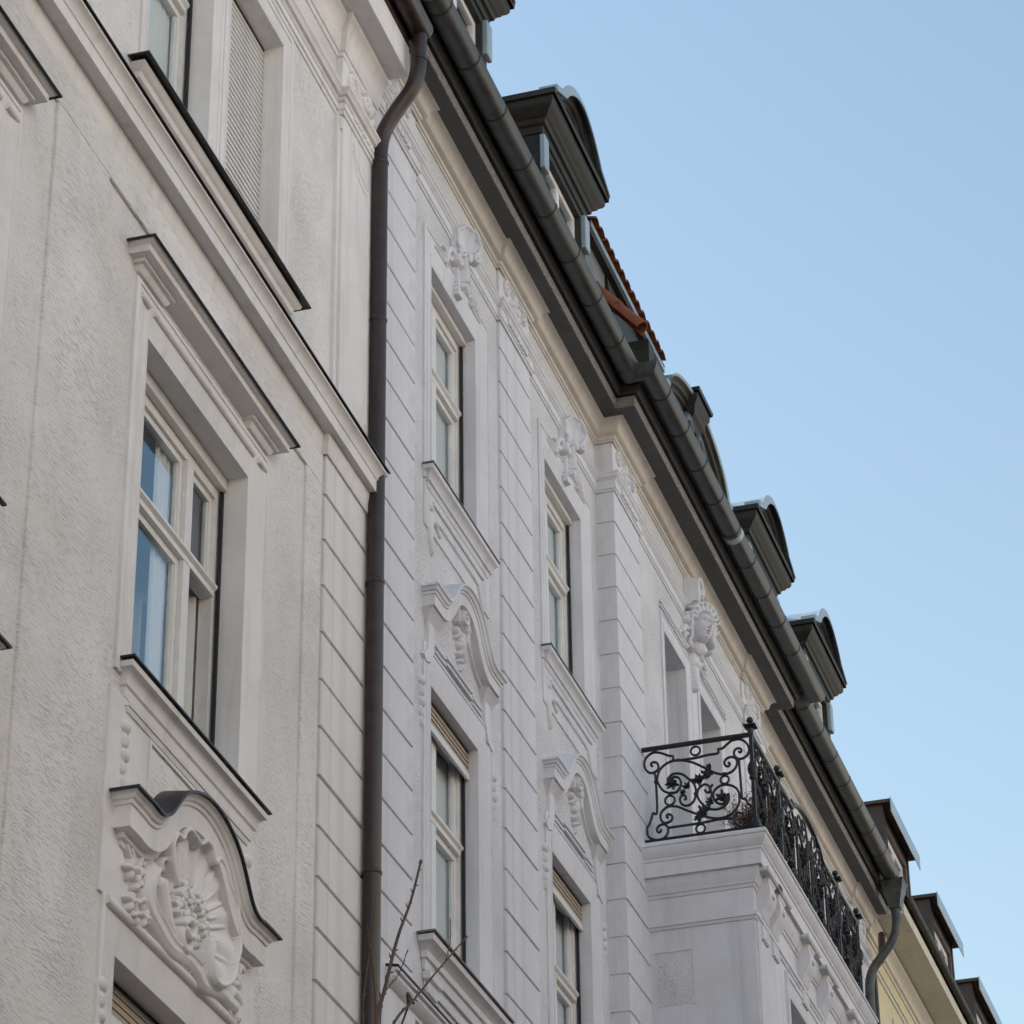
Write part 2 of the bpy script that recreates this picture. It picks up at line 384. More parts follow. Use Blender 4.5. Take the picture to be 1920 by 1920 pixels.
# the terrace across the street (behind the camera): it throws sunlight back on the shaded fronts
mb = MB()
oh = [(x, x+1.3, z, z+2.1) for x in np.arange(-138, 98, 3.4).tolist() for z in (2.0, 5.8, 12.0, 15.2, 18.4)]
wall_sheet(mb, -140, 100, 11.0, 22.0, -18, oh, .3)
for h in oh:
    reveal(mb, h[0], h[1], h[2], h[3], -18, -18.25)
    mb.add([(h[0], -18.25, h[2]), (h[1], -18.25, h[2]), (h[1], -18.25, h[3]), (h[0], -18.25, h[3])], [(0, 1, 2, 3)])
mb.add([(-140, -18.3, 22.0), (100, -18.3, 22.0), (100, -26, 27.0), (-140, -26, 27.0), (100, -34, 22.0), (-140, -34, 22.0), (-140, -34, 0), (100, -34, 0), (-140, -18, 0), (100, -18, 0), (-140, -18, 22.0), (100, -18, 22.0)],
       [(0, 1, 2, 3), (3, 2, 4, 5), (5, 4, 7, 6), (8, 10, 5, 6), (9, 7, 4, 11)])
structure(mb.build('terrace_opposite', 'sunlit_plaster'))
mb = MB(); wall_sheet(mb, -140, 100, 0, 11.0, -17.95, [h for h in oh if h[3] < 11], .3); mb.add([(-140, -17.95, 11.0), (100, -17.95, 11.0), (100, -18.3, 11.02), (-140, -18.3, 11.02)], [(0, 1, 2, 3)])
structure(mb.build('terrace_base', 'dark_stone'))  # unseen lower storeys, made dark to cut bounce light under the ledges
structure(MB().sweep([(0, 21.7), (.3, 21.75), (.5, 22.05), (0, 22.1)], [(100, -18), (-140, -18)]).build('terrace_eaves', 'sunlit_plaster'))

# ------------------------------------------------------------------ shared builders
def window(root, cx, hw, zs, zh, yf, mull, ztr, mat='white_paint', name='window', rail=True, open_last=False, headgap=0.0):
    """casement window: frame, transom, mullions, one sash and one pane per light"""
    zt = zh-headgap
    f = MB(); fw = 0.075
    f.box(cx-hw, cx-hw+fw, yf, yf+.09, zs, zt); f.box(cx+hw-fw, cx+hw, yf, yf+.09, zs, zt)
    f.box(cx-hw+fw, cx+hw-fw, yf, yf+.09, zt-fw, zt); f.box(cx-hw+fw, cx+hw-fw, yf, yf+.09, zs, zs+fw)
    f.sweep([(0, ztr-.06), (.018, ztr-.055), (.022, ztr-.02), (.045, ztr), (.045, ztr+.018), (.02, ztr+.05), (0, ztr+.06), (-.08, ztr+.06), (-.08, ztr-.06)],
            [(cx-hw+fw, yf+.004), (cx+hw-fw, yf+.004)])
    for m in mull:
        f.box(m-.055, m+.055, yf-.012, yf+.08, zs+fw, ztr-.0601); f.box(m-.055, m+.055, yf-.012, yf+.08, ztr+.0601, zt-fw)
    fo = f.build(name, mat, root)
    es = [cx-hw+fw] + [e for m in mull for e in (m-.055, m+.055)] + [cx+hw-fw]
    lights = [(es[i], es[i+1]) for i in range(0, len(es), 2)]
    for li, (a, b) in enumerate(lights):
        for (z0, z1) in ((zs+fw, ztr-.0605), (ztr+.0605, zt-fw)):
            s = MB(); sw = 0.055; y0 = yf+.022
            s.box(a+.002, a+sw, y0, y0+.045, z0+.002, z1-.002); s.box(b-sw, b-.002, y0, y0+.045, z0+.002, z1-.002)
            s.box(a+sw, b-sw, y0, y0+.045, z0+.002, z0+sw); s.box(a+sw, b-sw, y0, y0+.045, z1-sw, z1-.002)
            # glazing bead
            for bx in ((a+sw, a+sw+.012, z0+sw, z1-sw), (b-sw-.012, b-sw, z0+sw, z1-sw)): s.box(bx[0], bx[1], y0+.012, y0+.04, bx[2], bx[3])
            p = MB().box(a+sw+.012, b-sw-.012, y0+.022, y0+.027, z0+sw, z1-sw)
            if open_last and li == len(lights)-1 and z0 < ztr-.2:
                piv = Vector((b, y0+.05, 0)); ang = R(-62)
                def tf(v): q = Matrix.Rotation(ang, 3, 'Z') @ (Vector(v)-piv) + piv; return (q.x, q.y+.04, q.z)
                s.v = [tf(v) for v in s.v]; p.v = [tf(v) for v in p.v]
                h = MB(); h.tube([tf((a+.03, y0-.02, (z0+z1)/2-.05)), tf((a+.03, y0-.03, (z0+z1)/2+.06))], .008, 6); h.build('handle', 'zinc', fo, (0, 0, 0))
            so = s.build('sash', mat, fo); p.build('pane', 'window_glass', fo)
    if rail:
        MB().box(cx+hw-.03, cx+hw-.003, yf-.034, yf-.012, zs+.01, zt-.002).build('guide_rail', 'rubber', fo)
        MB().box(cx-hw+.003, cx-hw+.03, yf-.034, yf-.012, zs+.01, zt-.002).build('guide_rail', 'rubber', fo)
    return fo
def shutter(root, x0, x1, y, ztop, zbot, mat, pitch=0.047, bar=True, name='roller_shutter'):
    head = MB().box(x0, x1, y-.005, y+.10, ztop-.02, ztop); ho = head.build(name, 'rubber', root)
    sl = MB()
    sl.add([(x, yy, z) for x in (x0+.004, x1-.004) for yy, z in ((y+.009, .002), (y-.008, 0), (y-.008, .005), (y+.001, pitch-.001), (y+.009, pitch-.001))],
           [(0, 1, 6, 5), (1, 2, 7, 6), (2, 3, 8, 7), (3, 4, 9, 8), (4, 0, 5, 9), (0, 4, 3, 2, 1), (5, 6, 7, 8, 9)])
    MB().box(x0+.006, x1-.006, y+.010, y+.013, max(zbot, ztop-2.4), ztop-.021).build('slat_gap_backing', 'rubber', ho, (0, 0, 0))  # dark sheet added behind the slats as the shade in their gaps
    me = sl.mesh('slat', mat, 50); z = ztop-.02-pitch
    while z > zbot-1e-6:
        link('slat', me, ho, (0, 0, z)); z -= pitch
    z += pitch
    if bar:
        MB().box(x0+.003, x1-.003, y-.012, y+.014, z-.065, z-.003).build('bottom_bar', 'shutter_slat', ho)
    return ho
def curtain(cx, w, z0, z1, y, label, root_m=None, amp=.009, waves=None):
    n = 60; mb = MB(); waves = waves or w*11; ph = random.random()*6
    pts = []
    for i in range(n+1):
        t = i/n; x = cx-w/2+w*t
        yy = y+amp*math.sin(ph+2*math.pi*waves*t+.8*math.sin(9*t))
        pts.append((x, yy))
    vs = [(x, yy, z) for z in (z0, z1) for x, yy in pts] + [(x, yy+.004, z) for z in (z0, z1) for x, yy in pts]
    k = n+1; fs = [(i, i+1, k+i+1, k+i) for i in range(n)] + [(2*k+i, 3*k+i, 3*k+i+1, 2*k+i+1) for i in range(n)]
    mb.add(vs, fs); me = mb.mesh('curtain', 'curtain_cloth', 60)
    o = bpy.data.objects.new('curtain', me); COL.objects.link(o)
    if root_m is not None: o.matrix_world = root_m
    tag(o, label, 'curtain', 'curtains behind the windows'); return o
def blocks(root, x0, x1, yf, yb, zs, mat, gap=.026, c=.012, name='rusticated_block'):
    """courses of a rusticated strip between successive joint heights"""
    cache = {}
    for z1, z0 in zip(zs[:-1], zs[1:]):
        h = round(z1-z0-gap, 3)
        if h not in cache: cache[h] = MB().cbox(0, x1-x0, yf-yb, 0, 0, h, c).mesh(name, mat)
        link(name, cache[h], root, (x0+random.uniform(-.002, .002), yb+random.uniform(-.0015, .0015), z0+gap/2+random.uniform(-.003, .003)))
def halfround(o, z, r, a0=180, a1=360, n=14, t=.006):
    out = [(o+r*math.cos(R(a0+(a1-a0)*i/n)), z+r*math.sin(R(a0+(a1-a0)*i/n))) for i in range(n+1)]
    bead = [(o+r+.004, z+.012), (o+r-.012, z+.016)]
    inn = [(o+(r-t)*math.cos(R(a0+(a1-a0)*i/n)), z+(r-t)*math.sin(R(a0+(a1-a0)*i/n))) for i in range(n, -1, -1)]
    return out+bead+inn
def gutter(root, path, o, z, r, mat, xs, name='gutter'):
    mb = MB().sweep(halfround(o, z, r), path); go = mb.build(name, mat, root, smooth=40)
    return go
def strap(gut, x, ywall, o, z, r, mat, w=.022):
    mb = MB().sweep(halfround(o, z, r+.004, 178, 362, 14, .004), [(x-w/2, ywall), (x+w/2, ywall)]); mb.build('gutter_bracket', mat, gut, (0, 0, 0), 40)

# ------------------------------------------------------------------ cream building on the left
JX, AROT = 19.75, 0.0140137905
A = thing('apartment_building', 'cream rendered apartment building at the left with shell pediment, black sill sheets and brown downpipe', 'building', (JX, 0, 0), AROT, 'apartment houses in a row along the street')
AM = Matrix.Translation((JX, 0, 0)) @ Matrix.Rotation(AROT, 4, 'Z')
AX0 = -14.0
centres = [-3.26, -7.41, -11.56]
holes = []
for c in centres:
    holes += [(c-.90, c+.90, 10.50, 12.905), (c-.90, c+.90, 6.3, 8.69)]
    holes += [(c-1.20, c-.10, 14.70, 16.93), (c+.235, c+1.29, 14.70, 16.93)]
def grow(h, d, dt, db): return (h[0]-d, h[1]+d, h[2]-db, h[3]+dt)
wh = []
for c in centres: wh += [(c-1.15, c+1.15, 10.42, 13.18), (c-1.15, c+1.15, 6.22, 8.96), (c-1.33, c+1.42, 14.62, 17.03)]
mb = MB(); wall_sheet(mb, AX0, -.01, 0, 18.1, 0, wh, .3)
mb.add([(-.01, 0, 0), (-.01, 9, 0), (-.01, 9, 18.1), (-.01, 0, 18.1)], [(0, 1, 2, 3)])
mb.add([(AX0, 0, 0), (AX0, 9, 0), (AX0, 9, 18.1), (AX0, 0, 18.1)], [(0, 1, 2, 3)])
mb.add([(AX0, 9, 0), (-.01, 9, 0), (-.01, 9, 18.1), (AX0, 9, 18.1)], [(0, 1, 2, 3)])
mb.build('wall', 'cream_stucco', A)
for h in holes:
    mb = MB(); y0 = .0165 if h[2] < 14 else .0035
    reveal(mb, h[0], h[1], h[2], h[3], y0, 0.42); mb.build('window_reveal', 'cream_plaster', A)
mb = MB()
for z in (5.6, 9.7, 13.8, 17.9): mb.box(AX0+.02, -.03, .43, 8.9, z-.15, z+.15)
mb.box(AX0+.02, -.03, 4.5, 4.6, 0, 17.7)
mb.build('interior_floors', 'room_wall', A)
# raised piers of stucco round the recessed window fields
mb = MB()
for x0, x1 in ((-5.757, -4.97), (-9.907, -9.12), (-1.32, -.99)): mb.cbox(x0, x1, -.024, .01, 0, 13.60, .006)
mb.cbox(AX0, -.99, -.024, .01, 13.602, 13.875, .006)
mb.build('stucco_pier', 'cream_stucco', A)
# corner strip of rusticated blocks
zq = [13.915] + [13.537-.3775*k for k in range(0, 36)]
mb = MB().box(-.965, -.012, -.02, .02, 0, 13.93); mb.build('corner_strip', 'cream_plaster', A)
blocks(A, -.98, -.002, -.045, .018, zq, 'cream_plaster', .026, .005)
# string course over the second window row
pth = [(AX0, -.005), (-.995, -.005), (-.995, -.05), (-.03, -.05)]
MB().sweep([(0, 13.868), (.012, 13.87), (.018, 13.885), (.018, 13.93), (.03, 13.99), (.034, 14.036), (0, 14.04)], pth).build('bed_moulding', 'cream_plaster', A, smooth=35)
MB().sweep([(0, 14.040), (.134, 14.030), (.136, 14.125), (.145, 14.13), (.149, 14.155), (.175, 14.195), (.196, 14.205), (.198, 14.222), (0, 14.25)], [(AX0, -.004), (-.03, -.004)]).build('string_course', 'cream_plaster', A, smooth=35)
MB().sweep([(0, 14.283), (.213, 14.242), (.217, 14.226), (.208, 14.224), (.198, 14.234), (0, 14.262)], [(AX0, -.004), (-.03, -.004)]).build('cover_sheet', 'black_sheet', A)
# top storey: pilaster at the corner with sunk ogee panel
MB().cbox(-.77, -.004, -.058, .02, 14.27, 17.13, .006).build('pilaster', 'cream_plaster', A)
MB().box(-.83, -.77, -.03, .02, 14.27, 17.13).build('pilaster_backing', 'cream_plaster', A)
it = [('s', crom([(-.55, 17.02), (-.50, 16.94), (-.42, 16.87), (-.30, 16.82), (-.18, 16.80)], 6), .012, .012, .010),
      ('s', crom([(-.55, 16.95), (-.51, 16.86), (-.43, 16.78), (-.32, 16.74), (-.22, 16.73)], 6), .010, .010, .008),
      ('s', [(-.18, 16.80), (-.18, 14.6)], .010, .010, .008), ('s', [(-.14, 16.84), (-.14, 14.6)], .007, .007, .006)]
link('panel_moulding', relief_mesh('panel_moulding', (-.60, -.08, 14.58, 17.06), .009, it, 'cream_plaster'), A, (0, -.058, 0))
# architrave and capital mouldings under the eaves
rz = [(AX0, 0), (-.80, 0), (-.80, -.058), (-.006, -.058)]
MB().sweep([(0, 17.12), (.012, 17.125), (.018, 17.155), (.03, 17.16), (.03, 17.215), (0, 17.22)], rz).build('architrave', 'cream_plaster', A, smooth=35)
MB().sweep([(0, 17.245), (.02, 17.25), (.03, 17.262), (.03, 17.275), (.055, 17.285), (.065, 17.31), (.085, 17.325), (.085, 17.345), (0, 17.36)], rz).build('frieze_moulding', 'cream_plaster', A, smooth=35)
MB().box(-.80, -.006, -.05, .01, 17.0, 17.86).build('capital_block', 'cream_plaster', A)
it = [('s', spiral(-.62, 17.56, .07, .01, 1.2, 1.6), .022, .012, .03), ('s', spiral(-.30, 17.60, .09, .012, 2.0, -1.5), .026, .014, .045),
      ('s', crom([(-.64, 17.68), (-.5, 17.62), (-.42, 17.5), (-.28, 17.44)], 5), .026, .016, .035),
      ('e', -.24, 17.66, .07, .06, .05), ('e', -.18, 17.60, .06, .07, .05), ('e', -.12, 17.52, .05, .06, .045), ('e', -.10, 17.44, .04, .05, .04)]
for k in range(5): it.append(('e', -.48+.045*k, 17.44+.012*(k % 2), .016, .045, .02))
link('capital_ornament', relief_mesh('capital_ornament', (-.78, -.03, 17.37, 17.76), .009, it, 'cream_plaster'), A, (0, -.052, 0))
mb = MB()
for k in range(5): mb.cbox(-.62+.10*k, -.545+.10*k, -.10, -.04, 17.20, 17.245, .008)
mb.build('capital_drops', 'cream_plaster', A)
MB().sweep([(0, 17.70), (.012, 17.705), (.02, 17.74), (.032, 17.745), (.04, 17.775), (.05, 17.80), (.055, 17.87), (.075, 17.93), (.11, 17.975), (.125, 17.985), (.125, 18.04), (0, 18.05)],
           [(AX0, 0), (-.80, 0), (-.80, -.045), (-.006, -.045)]).build('cove_cornice', 'cream_plaster', A, smooth=35)
MB().sweep([(0, 18.042), (.33, 18.030), (.335, 18.033), (.335, 18.33), (.31, 18.34), (0, 18.34)], [(AX0, -.004), (-.004, -.004)]).build('eaves_box', 'cream_plaster', A)
MB().box(AX0, -.004, -.36, .05, 18.341, 18.42).build('eaves_board', 'brown_metal', A)
ga = gutter(A, [(AX0, 0), (-.015, 0)], .445, 18.475, .105, 'brown_metal', None)
MB().prism([(0.445+.105*math.cos(R(180+180*i/12)), 18.475+.105*math.sin(R(180+180*i/12))) for i in range(13)], -.004, 0).build('gutter_end', 'zinc_pale', ga)
e = ga.children[0]; e.data.transform(Matrix(((0, 1, 0, 0), (-1, 0, 0, 0), (0, 0, 1, 0), (0, 0, 0, 1)))); e.location = (-.01, 0, 0)
for k in range(12): strap(ga, -.55-.8*k, 0, .445, 18.475, .105, 'brown_metal')
MB().add([(AX0, -.46, 18.47), (-.01, -.46, 18.47), (-.01, 4.5, 23.5), (AX0, 4.5, 23.5), (AX0, 9.2, 18.4), (-.01, 9.2, 18.4), (AX0, -.46, 18.44), (-.01, -.46, 18.44)],
         [(0, 1, 2, 3), (3, 2, 5, 4), (6, 7, 1, 0), (1, 5, 2), (0, 3, 4)]).build('roof', 'terracotta', A)
# brown downpipe with offset bend
px_, py_ = -.062, -.118
bend = crom([(px_, py_, 17.10), (px_, py_, 17.30), (px_, -.155, 17.48), (px_, -.27, 17.68), (px_, -.38, 17.84), (px_, -.432, 18.0), (px_, -.445, 18.18), (px_, -.445, 18.40)], 6)
dp = MB().tube([(px_, py_, .1), (px_, py_, 17.2)], .066, 20).build('downpipe', 'brown_metal', A, smooth=40)
MB().tube(bend, .0655, 20).build('pipe_bend', 'brown_metal', dp, smooth=40)
for z in (17.16, 15.63, 13.28, 10.92, 8.4): 
    MB().tube([(px_, py_, z-.016), (px_, py_, z-.008), (px_, py_, z+.008), (px_, py_, z+.016)], [.069, .073, .073, .069], 20).build('pipe_collar', 'brown_metal', dp, smooth=40)
    MB().box(px_-.015, px_+.015, py_+.05, .01, z-.03, z-.01).build('pipe_bracket', 'brown_metal', dp)
MB().tube([(px_, -.4453, 18.12), (px_, -.4453, 18.14)], .069, 20).build('pipe_collar', 'brown_metal', dp, smooth=40)
# one window axis after another
SURR = [(0, 0.01), (0, -.020), (.035, -.026), (.04, -.016), (.055, -.014), (.06, -.022), (.075, -.02), (.20, .004), (.205, -.002), (.225, .002), (.29, .017)]
PED = [(-1.0, 9.61), (-.90, 9.607), (-.84, 9.60), (-.76, 9.612), (-.68, 9.66), (-.58, 9.77), (-.48, 9.87), (-.36, 9.945), (-.18, 10.005), (0, 10.025)]
PED = PED + [(-x, z) for x, z in PED[-2::-1]]
PED = [tuple(p) for p in crom(PED, 4)]
SH = {'rim': [(-0.342,9.345),(-0.403,9.41),(-0.446,9.512),(-0.443,9.583),(-0.388,9.655),(-0.303,9.661),(-0.267,9.721),(-0.186,9.77),(-0.075,9.76),(-0.019,9.749),(0.074,9.808),(0.164,9.802),(0.228,9.731),(0.29,9.784),(0.394,9.766),(0.47,9.69),(0.543,9.649),(0.616,9.607),(0.634,9.534),(0.651,9.478),(0.68,9.41),(0.677,9.32),(0.638,9.242),(0.613,9.144),(0.53,9.06),(0.423,9.002),(0.312,8.994),(0.24,9.052),(0.232,9.135),(0.258,9.206)],
 'leaf': [(-0.56,9.326),(-0.632,9.237),(-0.644,9.164),(-0.617,9.108),(-0.55,9.068),(-0.443,9.036),(-0.356,9.004),(-0.249,8.987),(-0.102,9.003),(0.026,9.011),(0.158,8.994),(0.25,8.952),(0.403,8.977),(0.557,9.01),(0.672,9.001),(0.787,9.001)],
 'scroll': [(-0.205,9.158),(-0.124,9.208),(-0.058,9.192),(-0.07,9.13),(-0.13,9.10),(-0.18,9.13)],
 'flowers': [(-0.125,9.415),(-0.013,9.374),(-0.088,9.266),(0.043,9.259),(0.183,9.402),(0.113,9.435),(0.215,9.302),(0.075,9.167),(-0.216,9.265),(-0.14,9.348)],
 'lflow': [(-0.894,9.219),(-0.787,9.163),(-0.87,9.028),(-0.736,9.084),(-0.666,9.004),(-0.803,8.973),(-0.775,9.235)],
 'rib': [(0.846,9.386),(0.762,9.273),(0.899,9.309),(0.747,9.188),(0.861,9.205)],
 'ro': [(-0.308,9.607),(-0.152,9.657),(0.02,9.70),(0.174,9.708),(0.32,9.71),(0.449,9.672),(0.54,9.61),(0.621,9.555),(0.628,9.478),(0.66,9.375),(0.605,9.229)],
 'ri': [(-0.253,9.404),(-0.131,9.464),(-0.01,9.48),(0.108,9.485),(0.16,9.475),(0.198,9.47),(0.25,9.43),(0.295,9.396),(0.301,9.336),(0.287,9.252),(0.294,9.177)]}
def shell_items():
    fx, fz = -.03, 9.30; S = SH; it = []
    rim = [tuple(p) for p in crom(S['rim'], 4)]
    it.append(('p', rim, lambda X, Z: .012+.055*np.clip(np.hypot(X-fx, Z-fz)/.6, 0, 1)**1.5+.012*np.cos(18*np.arctan2(Z-fz, X-fx))*np.clip(np.hypot(X-fx, Z-fz)/.3, 0, 1)))
    it.append(('s', rim, .020, .020, .045, .075))
    for a, b in zip(S['ri'], S['ro']): it.append(('s', [a, b], .012, .022, .028, .035))
    it.append(('s', [tuple(p) for p in crom([(-.36, 9.30), (-.385, 9.40), (-.42, 9.455), (-.48, 9.455), (-.52, 9.42), (-.50, 9.38)], 5)], .022, .016, .05, .03))
    lf = [tuple(p) for p in crom(S['leaf'], 4)]
    it.append(('s', lf, .085, .045, .060, .01))
    for k, (dx, dz) in enumerate(((-.035, -.02), (-.01, .0), (.012, .022), (.035, .045))): it.append(('s', [(x+dx*(1-.5*i/len(lf)), z+dz*(1-.5*i/len(lf))) for i, (x, z) in enumerate(lf)], .016, .010, .018, .055))
    it.append(('s', [(x+.02, z+.03) for x, z in lf[4:40]], .018, .014, .04, .045))
    it.append(('s', [tuple(p) for p in crom([(-.467, 9.30), (-.417, 9.20), (-.365, 9.11), (-.274, 9.04)], 5)], .05, .035, .06, .03))
    it.append(('s', [tuple(p) for p in crom(S['scroll'], 5)], .030, .022, .05, .07))
    it.append(('s', spiral(-.11, 9.09, .095, .03, 2.6, .8), .03, .024, .05, .05))
    it.append(('s', [tuple(p) for p in crom([(.26, 9.21), (.235, 9.12), (.25, 9.03), (.31, 8.99), (.42, 9.0), (.50, 9.05)], 5)], .035, .03, .05, .06))
    for i, (x, z) in enumerate(S['flowers']):
        for k in range(5):
            a = k*1.2566+i; it.append(('e', x+.036*math.cos(a), z+.036*math.sin(a), .030, .022, .022, a, .050))
        it.append(('e', x, z, .016, .016, .022, 0, .066))
    for i, (x, z) in enumerate(S['lflow']):
        for k in range(4):
            a = k*1.57+i*.7; it.append(('e', x+.034*math.cos(a), z+.034*math.sin(a), .036, .024, .045, a, .015))
        it.append(('e', x, z, .02, .02, .06, 0, .02))
    it.append(('s', [tuple(p) for p in crom([(-.95, 9.36), (-.90, 9.30), (-.79, 9.29), (-.71, 9.38)], 5)], .02, .012, .03, .01))
    it.append(('s', [(-.93, 9.42), (-.88, 9.34), (-.80, 9.26)], .018, .022, .035, .01)); it.append(('s', [(-.74, 9.36), (-.77, 9.26)], .022, .02, .035, .01))
    for i, (x, z) in enumerate(S['rib']):
        it.append(('e', x, z, .062, .030, .045, .9+i*1.1, .01)); it.append(('e', x-.03, z-.03, .04, .022, .04, -.5+i, .01))
    it.append(('s', [tuple(p) for p in crom([(.70, 9.06), (.76, 9.10), (.83, 9.09), (.89, 9.05), (.87, 8.99)], 5)], .045, .028, .055, .01))
    it.append(('e', .865, 8.965, .04, .045, .06)); it.append(('s', [(.62, 9.02), (.72, 8.96), (.80, 8.93)], .03, .02, .04))
    for k in range(6): it.append(('e', -.16+.055*k, 8.955+.006*(k % 2), .035, .022, .04, .4*k))
    for x, z in S['flowers']: it.append(('d', x+.012, z+.012, .010, .010, .02))
    return it
SHELL = relief_mesh('shell_cartouche', (-1.02, .98, 8.90, 9.86), .0065, shell_items(), 'cream_plaster')
DROP = relief_mesh('husk_drop', (-.08, .08, -.42, .06), .008,
    [('e', 0, .0, .055, .05, .04), ('e', 0, -.09, .04, .06, .035), ('e', .01, -.18, .045, .05, .04), ('e', -.005, -.27, .035, .05, .03), ('e', 0, -.35, .025, .05, .025), ('d', 0, -.05, .02, .01, .02), ('d', 0, -.14, .02, .01, .02), ('d', 0, -.23, .02, .01, .02)], 'cream_plaster')
CAPP = [(0, 13.225), (.045, 13.235), (.055, 13.258), (.08, 13.266), (.088, 13.286), (.138, 13.290), (.14, 13.335), (.162, 13.342), (.176, 13.358), (0, 13.372)]
CAPM = [(0, 13.268), (.088, 13.286), (.138, 13.290), (.14, 13.335), (.162, 13.342), (.176, 13.358), (0, 13.372)]
def sill_sheet(x0, x1, z, o, root): MB().ledge([(0, z+.034), (o, z), (o+.003, z-.014), (o-.006, z-.012), (0, z+.022)], x0, x1, 0).build('sill_sheet', 'black_sheet', root)
for ai, c in enumerate(centres[:2]):
    MB().surround(SURR, c-1.19, c+1.19, 10.40, 13.195).build('window_surround', 'cream_plaster', A, smooth=30)
    mb = MB()
    mb.tube([(c-.90, -.012, 13.085), (c+.90, -.012, 13.085)], .026, 10); mb.tube([(c-1.13, -.018, 13.085), (c-.985, -.018, 13.085)], .024, 10); mb.tube([(c+.985, -.018, 13.085), (c+1.13, -.018, 13.085)], .024, 10)
    mb.build('lintel_bead', 'cream_plaster', A, smooth=50)
    MB().ledge(CAPM, c-1.16, c+1.13).build('lintel_cornice', 'cream_plaster', A, smooth=35)
    for a, b in ((c-1.158, c-.80), (c+.80, c+1.128)): MB().ledge([(0, 13.215), (.03, 13.22), (.045, 13.235), (.055, 13.258), (.08, 13.264), (.082, 13.284), (0, 13.28)], a, b).build('cornice_block', 'cream_plaster', A, smooth=35)
    MB().ledge([(0, 13.395), (.196, 13.368), (.200, 13.353), (.190, 13.351), (.186, 13.358), (0, 13.378)], c-1.16, c+1.13).build('cover_sheet', 'black_sheet', A)
    # sill, apron
    MB().ledge([(0, 10.27), (.02, 10.275), (.03, 10.33), (.045, 10.34), (.05, 10.385), (.075, 10.42), (.098, 10.43), (.10, 10.468), (0, 10.478)], c-1.03, c+1.06).build('window_sill', 'cream_plaster', A, smooth=35)
    sill_sheet(c-1.03, c+1.06, 10.492, .118, A)
    mb = MB(); mb.cbox(c-1.24, c+1.22, -.020, .01, 8.955, 10.269, .005); mb.build('apron_panel', 'cream_plaster', A)
    MB().ledge([(0, 10.185), (.012, 10.187), (.02, 10.215), (.03, 10.22), (.03, 10.235), (0, 10.24)], c-1.0, c+.98, -.0195).build('apron_band', 'cream_plaster', A, smooth=35)
    MB().box(c-.62, c+.62, -.026, -.015, 9.72, 10.13).build('apron_field', 'cream_stucco', A)
    MB().surround([(0, -.018), (0, -.036), (.022, -.036), (.022, -.02)], c-.66, c+.66, 9.70, 10.17, False).build('apron_frame', 'cream_plaster', A)
    for sx in (-1.02, 1.0): link('husk_drop', DROP, A, (c+sx, -.019, 10.08))
    # swan-neck pediment with carved shell
    pth = [(c+x, z) for x, z in PED]
    MB().arch([(-.02, .0), (.168, -.012), (.168, -.025), (.15, -.032), (.14, -.052), (.125, -.06), (.12, -.08), (.108, -.085), (.106, -.215), (.05, -.222), (.045, -.25), (.02, -.26), (.018, -.285), (-.02, -.29)], pth, -.019).build('curved_pediment', 'cream_plaster', A, smooth=35)
    MB().arch([(-.02, .022), (.19, -.002), (.193, -.018), (.182, -.018), (.178, -.008), (-.02, .004)], pth, -.019).build('cover_sheet', 'black_sheet', A, smooth=35)
    link('shell_cartouche', SHELL, A, (c, -.019, 0))
    # window below
    MB().surround(SURR, c-1.19, c+1.19, 6.2, 8.98).build('window_surround', 'cream_plaster', A, smooth=30)
    MB().tube([(c-1.16, -.022, 8.93), (c+1.13, -.022, 8.93)], .032, 12).build('lintel_bead', 'cream_plaster', A, smooth=50)
    for sx in (-1.16, 1.16): link('husk_drop', DROP, A, (c+sx*.98, -.012, 8.42))
    window(A, c, .90, 6.3, 8.69, .24, [c-.33, c+.33], 7.9, headgap=.10)
    shutter(A, c-.895, c+.895, .17, 8.688, 8.46, 'shutter_wood')
    # middle window with three lights
    w_ = window(A, c, .90, 10.50, 12.905, .22, [c-.52, c+.345], 12.02, open_last=(ai == 0), headgap=.10)
    MB().box(c-.895, c+.895, .165, .30, 12.81, 12.90).build('shutter_box', 'white_paint', w_)
    # paired top windows
    MB().surround([(0, .01), (0, -.018), (.05, -.022), (.055, -.012), (.08, -.012), (.085, -.022), (.10, -.02), (.155, .004)], c-1.355, c+.055, 14.6, 17.085).build('window_surround', 'cream_plaster', A, smooth=30)
    MB().surround([(0, .01), (0, -.018), (.05, -.022), (.055, -.012), (.08, -.012), (.085, -.022), (.10, -.02), (.16, .004)], c+.075, c+1.45, 14.6, 17.09).build('window_surround', 'cream_plaster', A, smooth=30)
    MB().box(c+.055, c+.075, -.010, .012, 14.7, 17.06).build('window_mullion_pier', 'cream_plaster', A)
    MB().ledge([(0, 14.52), (.015, 14.525), (.025, 14.60), (.045, 14.61), (.055, 14.65), (.09, 14.675), (.10, 14.70), (0, 14.705)], c-1.36, c+1.45).build('window_sill', 'cream_plaster', A, smooth=35)
    sill_sheet(c-1.36, c+1.45, 14.722, .15, A)
    window(A, c-.65, .55, 14.72, 16.93, .20, [], 16.2, headgap=.02)
    window(A, c+.7625, .5275, 14.72, 16.93, .24, [], 16.2, headgap=.02, rail=False)
    shutter(A, c+.236, c+1.289, .165, 16.93, 14.75, 'shutter_slat', .052, False)
curtain(-3.26+.12, .26, 10.6, 12.75, .305, 'white net curtain behind the blue reflecting middle light of the cream house', AM, waves=3)
curtain(-3.26-.65, 1.0, 14.8, 16.8, .285, 'white net curtain in the narrow top window left of the closed shutter', AM)
